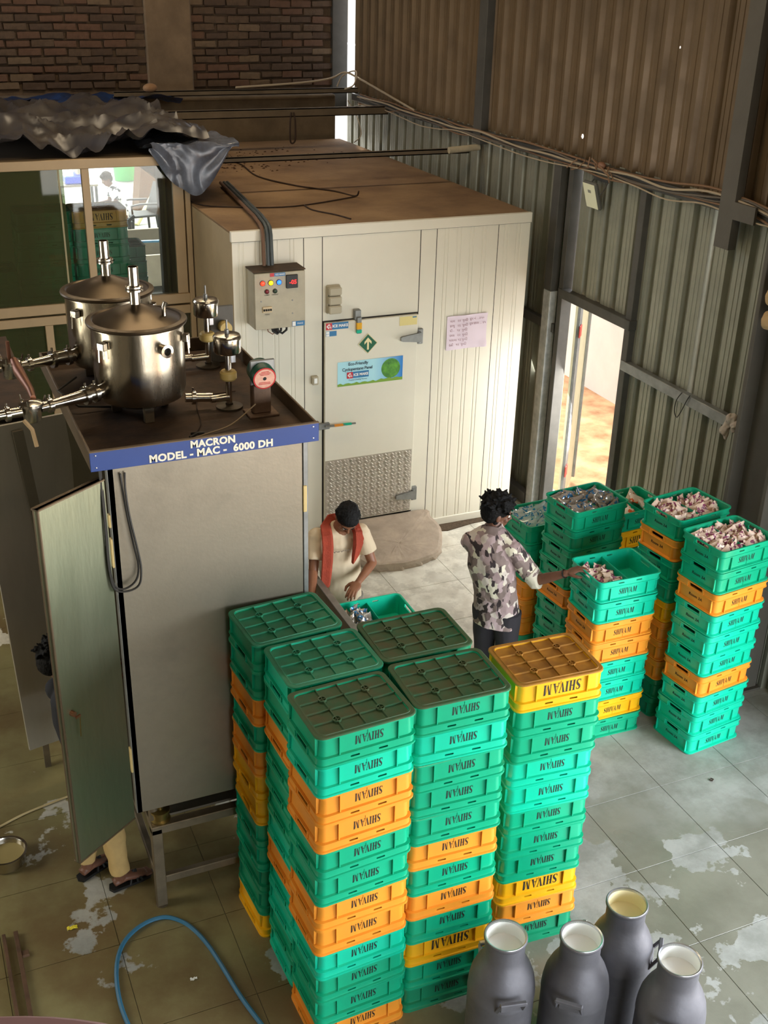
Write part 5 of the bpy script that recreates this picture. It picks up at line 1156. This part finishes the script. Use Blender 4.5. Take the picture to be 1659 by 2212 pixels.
def hand_parts(m, wrist, d, nrm, side, s=1.0, curl=.35, spread=.12, L=.092):
    # d = pointing direction, nrm = back-of-hand normal; side = +1 thumb towards d x nrm
    d = V3(d).normalized(); nrm = V3(nrm); nrm = (nrm-d*nrm.dot(d)).normalized(); w = d.cross(nrm)*side; wrist = V3(wrist)
    k = wrist+d*L*.95*s
    Mx = Matrix(((d.x, w.x, nrm.x), (d.y, w.y, nrm.y), (d.z, w.z, nrm.z)))
    m.sphere(wrist+d*.048*s, (.056*s, .040*s, .017*s), 16, 9, M=Mx); m.tube([wrist-d*.03, wrist+d*.02*s, wrist+d*.05*s], [.024*s, .027*s, .025*s], 10, ell=[.75, .62, .6], up=nrm)
    for i, (o, ln, r) in enumerate(((.031, .070, .0085), (.010, .079, .009), (-.0115, .073, .0085), (-.032, .058, .0075))):
        b = wrist+d*(.070+(.012 if i in (1, 2) else .006))*s+w*o*.82*s; dd = (d+w*(o*spread*22)).normalized(); n2 = nrm
        P = [b-d*.02*s, b+dd*.012*s]; a = curl*.5; cur = P[-1]
        for seg in (.42, .32, .26):
            a += curl*(.7 if seg > .3 else .5); cur = cur+(dd*math.cos(a)-n2*math.sin(a))*ln*seg*s; P.append(cur)
        m.tube(P, [r*1.1*s, r*1.1*s, r*1.0*s, r*.92*s, r*.7*s], 8)
    b = wrist+d*.022*s+w*.026*s; m.tube([b, b+(d*.6+w*.7-nrm*.25).normalized()*.032*s, b+(d*.75+w*.62-nrm*.35).normalized()*.060*s, b+(d*.92+w*.42-nrm*.5).normalized()*.086*s], [.015*s, .013*s, .0115*s, .008*s], 8)
def limb(m, pts, r, n=14, ell=None, up=None):
    m.tube(pts, r, n, ell=ell, up=up)
    for p, q in ((pts[0], r[0]), (pts[-1], r[-1])): m.sphere(p, (q,)*3, n, 8)
def finish(m, name, mt, par, vox=.005, sm=3, disp=None):
    me = applied(m, [remesh(vox, sm)], name); me.materials.append(mt)
    if disp: noise_disp(me, *disp)
    return obj(name, me, mt, par)
def shoe(m, heel, d, L=.26):
    d = V3(d).normalized(); h = V3(heel)
    m.tube([h-d*.02+V3((0, 0, .035)), h+d*.08+V3((0, 0, .045)), h+d*.17+V3((0, 0, .035)), h+d*(L-.03)+V3((0, 0, .025))], [.034, .042, .045, .026], 12, ell=.8)

# ---- man in the patterned shirt, reaching into the crate
camo = bpy.data.materials.new('patterned_shirt'); camo.use_nodes = True
_n = camo.node_tree.nodes; _l = camo.node_tree.links; _b = _n['Principled BSDF']; _b.inputs['Roughness'].default_value = .8
_tc = _n.new('ShaderNodeTexCoord'); _mp = _n.new('ShaderNodeMapping'); _mp.inputs['Rotation'].default_value = (.3, .5, .7); _mp.inputs['Scale'].default_value = (1, 1, .8); _l.new(_tc.outputs['Object'], _mp.inputs[0])
_v = _n.new('ShaderNodeTexVoronoi'); _v.distance = 'CHEBYCHEV'; _v.inputs['Scale'].default_value = 21; _l.new(_mp.outputs[0], _v.inputs['Vector'])
_s = _n.new('ShaderNodeSeparateColor'); _l.new(_v.outputs['Color'], _s.inputs[0])
_r = _n.new('ShaderNodeValToRGB'); _r.color_ramp.interpolation = 'CONSTANT'; _e = _r.color_ramp.elements
_e[0].color = srgb(124, 108, 104); _e[1].position = .8; _e[1].color = srgb(196, 186, 176)
for p, c_ in ((.3, (152, 132, 132)), (.55, (176, 156, 158)), (.68, (206, 200, 180)), (.94, (104, 88, 86))): k_ = _e.new(p); k_.color = srgb(*c_)
_l.new(_s.outputs[0], _r.inputs[0])
_mp2 = _n.new('ShaderNodeMapping'); _mp2.inputs['Rotation'].default_value = (1.0, .2, 2.2); _mp2.inputs['Scale'].default_value = (3.2, 1, 1.3); _l.new(_tc.outputs['Object'], _mp2.inputs[0])
_v2 = _n.new('ShaderNodeTexVoronoi'); _v2.distance = 'MANHATTAN'; _v2.inputs['Scale'].default_value = 17; _l.new(_mp2.outputs[0], _v2.inputs['Vector'])
_s2 = _n.new('ShaderNodeSeparateColor'); _l.new(_v2.outputs['Color'], _s2.inputs[0]); _g = _n.new('ShaderNodeMath'); _g.operation = 'GREATER_THAN'; _g.inputs[1].default_value = .84; _l.new(_s2.outputs[1], _g.inputs[0])
_mx = _n.new('ShaderNodeMix'); _mx.data_type = 'RGBA'; _mx.inputs[7].default_value = srgb(50, 40, 42); _l.new(_g.outputs[0], _mx.inputs[0]); _l.new(_r.outputs[0], _mx.inputs[6]); _l.new(_mx.outputs[2], _b.inputs['Base Color'])
p2 = thing('person', 'bearded man in a patterned grey and cream shirt reaching into a green crate', 'person', (3.60, 6.05, 0))
def off(o): return o
O2 = V3((3.60, 6.05, 0))
def L2(*p): return V3(p)-O2
f2 = V3((.80, .60, 0)); r2 = V3((.6, -.8, 0))
hipc, waist, chest, upper, neck = L2(3.60, 6.04, .84), L2(3.58, 6.05, 1.02), L2(3.555, 6.09, 1.20), L2(3.56, 6.12, 1.34), L2(3.59, 6.155, 1.435)
shR, shL = upper+r2*.160+V3((0, 0, .0)), upper-r2*.150+V3((0, 0, -.015))
elR, wrR = L2(3.80, 5.87, 1.135), L2(3.925, 5.70, 1.255)
elL, wrL = L2(3.66, 6.42, 1.10), L2(3.88, 6.36, 1.06)
hc = L2(3.625, 6.180, 1.550); hf = V3((.95, -.22, -.26)); Fh = frame(hf, (0, 0, 1))
m = MB(); head_parts(m, hc, Fh, 1.0)
m.tube([hc+V3((-.01, 0, -.05)), neck, upper], [.056, .058, .075], 14)
m.tube([hipc, waist, chest, upper], [.145, .130, .150, .130], 18, ell=.62, up=f2)
limb(m, [shR, (shR+elR)/2, elR], [.052, .046, .038]); limb(m, [elR, elR.lerp(wrR, .35), wrR], [.038, .038, .025]); limb(m, [shL, elL], [.052, .038]); limb(m, [elL, wrL], [.038, .026])
hand_parts(m, wrR, (.80, -.36, .42), (-.35, .1, .93), 1, 1.0, .42); hand_parts(m, wrL, (.95, -.2, -.2), (0, 0, 1), -1, 1.0, .4)
for s_, hx, fx in ((1, hipc+r2*.085, L2(3.66, 5.97, .09)), (-1, hipc-r2*.085, L2(3.58, 6.16, .09))): limb(m, [hx, hx.lerp(fx, .5)+f2*.015, fx], [.078, .055, .036])
bo = finish(m, 'body', skin_b, p2, .0042, 2)
eyes(p2, hc, Fh, 1.0); hair(p2, hc, Fh, 1.0, curly=True, seed=4)
bd_ = MB()
for pz in ((0, .052, -.102, .040, .036, .026), (-.040, .020, -.075, .026, .042, .034), (.040, .020, -.075, .026, .042, .034), (0, .094, -.050, .022, .008, .006), (-.058, -.01, -.04, .014, .02, .045), (.058, -.01, -.04, .014, .02, .045)):
    bd_.sphere(hc+Fh @ (V3(pz[:3])*1.0), [q*1.03 for q in pz[3:]], 12, 8, M=Fh)
bm_ = applied(bd_, [remesh(.004, 2)]); noise_disp(bm_, .0015, 160); bm_.materials.append(hair_m); obj('beard', bm_, hair_m, p2)
m = MB()
m.tube([hipc+V3((0, 0, -.10)), hipc, waist, chest, upper, upper+V3((0.01, .01, .06)), neck+V3((0, 0, .01))], [.176, .172, .158, .176, .172, .120, .072], 24, ell=[.68, .68, .66, .68, .66, .72, .95], up=f2)
m.tube([shL+V3((0, 0, -.012)), upper+V3((0, 0, .012)), shR+V3((0, 0, -.012))], [.072, .088, .072], 16); m.tube([neck+V3((0, 0, -.01)), (neck+shL)/2+V3((0, 0, .0)), shL], [.066, .068, .068], 14); m.tube([neck+V3((0, 0, -.01)), (neck+shR)/2, shR], [.066, .068, .068], 14); m.sphere(shR, (.072,)*3); m.sphere(shL, (.070,)*3); mid = shR.lerp(elR, .82)
m.tube([shR, shR.lerp(elR, .5), mid], [.076, .070, .066], 16); m.tube([shL, elL, elL.lerp(wrL, .2)], [.076, .062, .058], 16)
sh2 = finish(m, 'shirt', camo, p2, .007, 3, (.010, 9)); noise_disp(sh2.data, .004, 28)
m = MB(); m.tube([shR.lerp(elR, .70), shR.lerp(elR, .98), elR.lerp(wrR, .10)], [.070, .071, .066], 18); obj('cuff', applied(m, [remesh(.006, 2)]), mat('cuff_cream', (196, 190, 172), .8), p2).data.materials.append(MATS['cuff_cream'])
m = MB(); m.tube([neck+V3((-.005, 0, -.015)), neck+V3((.0, 0, .03)), neck+V3((-.004, 0, .042))], [.082, .069, .064], 18); obj('collar', m, camo, p2)
wv = (wrR-elR).normalized(); m = MB(); c0 = wrR-wv*.015
uu = wv.orthogonal().normalized(); ww = wv.cross(uu); m.rings([[c0+(uu*math.cos(a*.3927)+ww*math.sin(a*.3927))*(.030+.004*math.cos(b*1.047))+wv*.006*math.sin(b*1.047) for b in range(6)] for a in range(16)], closed=True); obj('bracelet', m, black_p, p2)
m = MB(); m.tube([hipc+V3((0, 0, .06)), hipc+V3((0, 0, -.06))], [.155, .165], 20, ell=.68, up=f2)
for hx, fx in ((hipc+r2*.085, L2(3.66, 5.97, .07)), (hipc-r2*.085, L2(3.58, 6.16, .07))): m.tube([hx+V3((0, 0, .02)), hx.lerp(fx, .45)+f2*.02, fx], [.100, .078, .060], 16)
finish(m, 'trousers', mat('dark_trousers', (34, 32, 38), .85), p2, .009, 3, (.006, 10))
for fx in (L2(3.63, 5.95, 0), L2(3.55, 6.14, 0)): m = MB(); shoe(m, fx, f2); obj('shoe', m, black_p, p2)

# ---- packing worker in a cream T-shirt with a red scarf
p1 = thing('person', 'man in a cream T-shirt with a rust-red scarf, head bowed, packing pouches', 'person', (2.66, 6.68, 0))
O1 = V3((2.66, 6.68, 0))
def L1(*p): return V3(p)-O1
f1 = V3((-.12, -.99, 0)); r1 = V3((-1, .12, 0)).normalized()
hipc, waist, chest, upper, neck = L1(2.67, 6.70, .80), L1(2.665, 6.70, .95), L1(2.65, 6.71, 1.14), L1(2.645, 6.71, 1.27), L1(2.655, 6.69, 1.375)
shR, shL = L1(2.475, 6.71, 1.315), L1(2.815, 6.69, 1.30)
elL, wrL = L1(2.868, 6.60, 1.085), L1(2.70, 6.455, 1.035)
elR, wrR = L1(2.415, 6.60, 1.10), L1(2.33, 6.40, 1.00)
hc = L1(2.672, 6.615, 1.470); Fh = frame((-.14, -.62, -.66), (0, -.5, .75))
m = MB(); head_parts(m, hc, Fh)
m.tube([hc+V3((0, .04, -.03)), neck, upper], [.052, .056, .075], 14)
m.tube([hipc, waist, chest, upper], [.130, .120, .140, .125], 18, ell=.60, up=f1)
limb(m, [shL, (shL+elL)/2, elL], [.046, .041, .034]); limb(m, [elL, elL.lerp(wrL, .35), wrL], [.034, .034, .023]); limb(m, [shR, elR], [.046, .034]); limb(m, [elR, wrR], [.034, .024])
hand_parts(m, wrL, (-.72, -.62, -.30), (-.12, -.35, .92), 1, 1.0, .45, .16); hand_parts(m, wrR, (-.4, -.85, -.3), (0, -.2, 1), -1, 1.0, .5)
for hx, fx in ((hipc+V3((-.08, 0, 0)), L1(2.58, 6.70, .09)), (hipc+V3((.08, 0, 0)), L1(2.78, 6.70, .09))): limb(m, [hx, hx.lerp(fx, .5), fx], [.075, .052, .035])
finish(m, 'body', skin_a, p1, .0042, 2)
eyes(p1, hc, Fh); hair(p1, hc, Fh, curly=False, seed=8)
cream = mat('cream_tshirt', (206, 188, 160), .85, var=.08, vscale=5)
m = MB()
m.tube([hipc+V3((0, 0, -.07)), hipc, waist, chest, upper, upper+V3((0, 0, .065)), neck+V3((0, .005, -.015))], [.152, .150, .146, .162, .168, .115, .070], 24, ell=[.70, .70, .68, .66, .62, .68, .95], up=f1)
m.tube([shL+V3((0, 0, -.01)), upper+V3((0, 0, .012)), shR+V3((0, 0, -.01))], [.062, .080, .064], 16); m.sphere(shR, (.064,)*3); m.sphere(shL, (.062,)*3)
m.tube([shL, shL.lerp(elL, .35), shL.lerp(elL, .66)], [.067, .066, .066], 16); m.tube([shR, shR.lerp(elR, .35), shR.lerp(elR, .68)], [.069, .068, .068], 16)
ts = finish(m, 'tshirt', cream, p1, .007, 3, (.009, 8)); noise_disp(ts.data, .003, 26)
m = MB()
for k in range(14):
    a = -.075+.15*k/14; m.box((a, -.002, .004*math.sin(k*2.4)), (a+.008, 0, .004+.005*abs(math.sin(k*1.7))))
m.v = [tuple(L1(2.615+x, 6.585+y+.25*(x*x)*6-.012, 1.235+z)) for x, y, z in m.v]
obj('chest_print', m, mat('print_brown', (110, 96, 84), .8), p1, kind='stuff')
m = MB()
m.tube([hipc+V3((0, 0, .03)), hipc+V3((0, 0, -.08))], [.140, .150], 20, ell=.7, up=f1)
for hx, fx in ((hipc+V3((-.08, 0, 0)), L1(2.58, 6.70, .07)), (hipc+V3((.08, 0, 0)), L1(2.78, 6.70, .07))): m.tube([hx, hx.lerp(fx, .45), fx], [.092, .072, .058], 16)
finish(m, 'trousers', mat('grey_trousers', (120, 116, 104), .85), p1, .009, 3, (.006, 10))
for fx in (L1(2.58, 6.72, 0), L1(2.78, 6.72, 0)): m = MB(); shoe(m, fx, f1); obj('shoe', m, black_p, p1)
red = mat('rust_red_cloth', (160, 62, 40), .9, var=.25, vscale=16, bump=.4, bscale=90)
def ribbon(pts, w, wd, th=.014):
    m = MB(); n_ = len(pts); rs = []
    for k, p in enumerate(pts):
        p = V3(p); wv = V3(wd[k] if isinstance(wd, list) else wd).normalized()*(w[k] if hasattr(w, '__len__') else w)
        t_ = (V3(pts[min(n_-1, k+1)])-V3(pts[max(0, k-1)])).normalized(); nn = t_.cross(wv).normalized()*th
        rs.append([p+wv*math.cos(a)+nn*math.sin(a)*(1+.5*math.cos(3*a)) for a in [2*math.pi*i/12 for i in range(12)]])
    m.rings(rs); return m
sc = obj('scarf', ribbon([L1(2.68, 6.79, 1.40), L1(2.60, 6.77, 1.405), L1(2.545, 6.70, 1.39), L1(2.520, 6.60, 1.36), L1(2.508, 6.555, 1.29), L1(2.500, 6.545, 1.19), L1(2.488, 6.535, 1.08), L1(2.478, 6.53, 1.00)], [.03, .035, .040, .042, .042, .042, .040, .036], [(0, .3, 1), (-.3, .2, 1), (-1, .1, .2), (-1, 0, .1), (-1, 0, 0), (-1, 0, 0), (-1, 0, 0), (-1, 0, 0)]), red, p1)
m = ribbon([L1(2.68, 6.79, 1.40), L1(2.73, 6.76, 1.40), L1(2.755, 6.68, 1.385), L1(2.748, 6.595, 1.35), L1(2.738, 6.560, 1.28), L1(2.715, 6.55, 1.20), L1(2.695, 6.55, 1.14)], [.03, .032, .034, .036, .040, .030, .008], [(0, .3, 1), (.3, .2, 1), (1, .1, .2), (1, 0, .1), (1, 0, 0), (1, 0, 0), (1, 0, 0)]); obj('scarf_end', m, red, sc)
m = ribbon([L1(2.76, 6.62, 1.37), L1(2.765, 6.575, 1.31), L1(2.75, 6.565, 1.23)], [.02, .022, .010], (1, -.2, 0), .010); obj('scarf_fold', m, red, sc)

# ---- man hidden behind the open machine door
p3 = thing('person', 'person behind the open machine door, only black hair, beige trousers and sandals showing', 'person', (.60, 5.36, 0))
O3 = V3((.60, 5.36, 0))
def L3(*p): return V3(p)-O3
f3 = V3((.93, .36, 0)); r3 = V3((.36, -.93, 0)).normalized()
fL, fR = L3(.535, 5.42, .075), L3(.70, 5.255, .075)
hipc, waist, chest, upper, neck = L3(.60, 5.35, .80), L3(.58, 5.36, .96), L3(.56, 5.38, 1.14), L3(.55, 5.40, 1.28), L3(.55, 5.42, 1.38)
shR, shL = upper+r3*.15, upper-r3*.15; hc = L3(.505, 5.475, 1.50); Fh = frame((.9, .3, -.35), (0, 0, 1))
m = MB(); head_parts(m, hc, Fh); m.tube([hc, neck, upper], [.052, .056, .07], 14); m.tube([hipc, waist, chest, upper], [.13, .12, .14, .12], 18, ell=.6, up=f3)
elR, wrR, elL, wrL = L3(.72, 5.36, 1.12), L3(.78, 5.42, 1.30), L3(.60, 5.62, 1.10), L3(.72, 5.60, 1.28)
limb(m, [shR, elR], [.046, .034]); limb(m, [elR, wrR], [.034, .024]); limb(m, [shL, elL], [.046, .034]); limb(m, [elL, wrL], [.034, .024])
hand_parts(m, wrR, (.2, .3, .9), (-.8, -.3, .1), 1); hand_parts(m, wrL, (.3, .1, .9), (-.8, 0, .1), -1)
for s_, fx in ((-1, fL), (1, fR)):
    hx = hipc+r3*.08*s_; limb(m, [hx, hx.lerp(fx, .5)+f3*.02, fx], [.075, .052, .036])
    fd = (f3+r3*(.15*s_)).normalized(); a = V3((fx.x, fx.y, 0))
    m.tube([a-fd*.045+V3((0, 0, .045)), a+fd*.03+V3((0, 0, .060)), a+fd*.10+V3((0, 0, .040)), a+fd*.155+V3((0, 0, .030))], [.030, .036, .036, .026], 12, ell=.75)
    for q in range(5): b = a+fd*.15+fd.cross(V3((0, 0, 1)))*(.028-.014*q)+V3((0, 0, .024)); m.tube([b, b+fd*(.045-.004*abs(q-1))], [.011, .009], 7)
finish(m, 'body', skin_b, p3, .005, 2)
eyes(p3, hc, Fh); hair(p3, hc, Fh, curly=True, seed=12)
m = MB(); m.tube([hipc+V3((0, 0, -.02)), waist, chest, upper, neck], [.15, .14, .16, .15, .07], 20, ell=.68, up=f3); m.sphere(shR, (.065,)*3); m.sphere(shL, (.065,)*3); m.tube([shR, shR.lerp(elR, .7)], [.068, .062], 14); m.tube([shL, shL.lerp(elL, .7)], [.068, .062], 14)
finish(m, 'shirt', mat('navy_shirt', (24, 26, 34), .85), p3, .008, 3, (.006, 10))
m = MB(); m.tube([hipc+V3((0, 0, .06)), hipc+V3((0, 0, -.06))], [.14, .15], 18, ell=.7, up=f3)
for s_, fx in ((-1, fL), (1, fR)): hx = hipc+r3*.08*s_; m.tube([hx, hx.lerp(fx, .5)+f3*.02, fx+V3((0, 0, .04))], [.092, .070, .058], 16)
finish(m, 'trousers', mat('beige_trousers', (190, 160, 104), .85, var=.15, vscale=12), p3, .008, 3, (.007, 14))
for s_, fx in ((-1, fL), (1, fR)):
    fd = (f3+r3*(.15*s_)).normalized(); a = V3((fx.x, fx.y, .006)); wv = fd.cross(V3((0, 0, 1))); m = MB()
    out = [(-.075, .0), (-.06, .034), (.0, .036), (.10, .044), (.17, .040), (.205, .0), (.17, -.040), (.10, -.044), (.0, -.036), (-.06, -.034)]
    m.rings([[a+fd*x+wv*y+V3((0, 0, z)) for x, y in out] for z in (-.006, .012)], smooth=False)
    sdl = obj('sandal', m, black_p, p3)
    for x0_, x1_ in ((.04, .12), (.12, .05), (.09, .10)):
        k = MB(); k.tube([a+fd*x0_+wv*.044+V3((0, 0, .01)), a+fd*((x0_+x1_)/2)+V3((0, 0, .068)), a+fd*x1_-wv*.044+V3((0, 0, .01))], [.008, .009, .008], 7); obj('strap', k, black_p, sdl)

# ---- man standing at the table in the bright hall
p4 = thing('person', 'dark-haired man in a black and white printed shirt, seen through the window in the hall', 'person', (4.08, 22.0, 0))
f4 = V3((-.95, -.2, 0)).normalized(); r4 = V3((-.2, .95, 0)).normalized(); D = V3
hipc, waist, chest, upper, neck, hc = D((.12, 0, .50)), D((.14, 0, .64)), D((.08, 0, .84)), D((.02, 0, .98)), D((-.05, 0, 1.07)), D((-.11, 0, 1.18)); Fh = frame((-.9, -.15, -.45), (0, 0, 1))
shR, shL = upper-r4*.17, upper+r4*.17; m = MB(); head_parts(m, hc, Fh, 1.0); m.tube([hc, neck, upper], [.055, .058, .07], 12); m.tube([hipc, waist, chest, upper], [.15, .14, .16, .13], 16, ell=.62, up=f4)
el, wr_ = D((-.04, -.22, .74)), D((-.28, -.20, .72)); el2, wr2 = D((-.04, .24, .74)), D((-.28, .16, .72))
limb(m, [shR, el], [.05, .038]); limb(m, [el, wr_], [.038, .026]); limb(m, [shL, el2], [.05, .038]); limb(m, [el2, wr2], [.038, .026]); hand_parts(m, wr_, (-1, 0, -.1), (0, 0, 1), 1); hand_parts(m, wr2, (-1, 0, -.1), (0, 0, 1), -1)
for s_ in (-1, 1): k_ = hipc+r4*.10*s_; limb(m, [k_, k_+D((-.38, 0, .02)), k_+D((-.36, 0, -.42))], [.078, .058, .04])
finish(m, 'body', skin_b, p4, .009, 2); eyes(p4, hc, Fh, 1.0); hair(p4, hc, Fh, 1.0, False, 5)
m = MB(); m.tube([hipc+D((0, 0, -.02)), waist, chest, upper, neck], [.17, .16, .175, .165, .075], 18, ell=.7, up=f4); m.sphere(shR, (.07,)*3); m.sphere(shL, (.07,)*3); m.tube([shR, shR.lerp(el, .6)], [.072, .066], 12); m.tube([shL, shL.lerp(el2, .6)], [.072, .066], 12)
bw_m = striped('black_white_print', (226, 226, 222), (30, 32, 40), (236, 236, 232), .8, 3.0); finish(m, 'shirt', bw_m, p4, .01, 2)
m = MB(); m.tube([hipc+D((0, 0, .06)), hipc+D((0, 0, -.06))], [.16, .16], 16, ell=.75, up=f4)
for s_ in (-1, 1): k_ = hipc+r4*.10*s_; m.tube([k_, k_+D((-.38, 0, .02)), k_+D((-.36, 0, -.38))], [.095, .074, .06], 14)
finish(m, 'trousers', mat('dark_trousers', (34, 32, 38), .85), p4, .01, 2)
for s_ in (-1, 1): m = MB(); k_ = hipc+r4*.10*s_+D((-.33, 0, 0)); shoe(m, (k_.x, k_.y, 0), (-1, -.1, 0)); obj('shoe', m, black_p, p4)
st_ = thing('low_stool', 'dark stool under the man in the bright hall', 'stool', (4.22, 22.0, 0))
obj('seat', MB().box((-.16, -.16, .36), (.16, .16, .40), bev=.01), black_p, st_)
for x in (-.13, .13):
    for y_ in (-.13, .13): obj('leg', MB().cyl((x, y_, 0), (x, y_, .36), .018, 8), black_p, st_)

# unseen tube fixtures added under the roof to go with the warm fill
for k, y_ in enumerate((2.0, 7.0, 11.0)):
    tl = thing('added_tube_lamp', 'long white tube lamp added as unseen fill under the roof, %s row' % ('front', 'middle', 'back')[k], 'lamp', (2.2, y_, 6.34), 0, 'added fill lamps under the roof')
    obj('housing', MB().box((-1.5, -.05, 0), (1.5, .05, .06), bev=.01), mat('lamp_white', (220, 220, 214), .5), tl)
    obj('tube', MB().cyl((-1.45, 0, -.02), (1.45, 0, -.02), .016, 12), mat('fill_tube_glow', (255, 226, 180), .4, emit=((255, 220, 170), 4)), tl)
    for x in (-1.2, 1.2): obj('hanger', MB().cyl((x, 0, .06), (x, 0, .86), .006, 6), galv, tl)
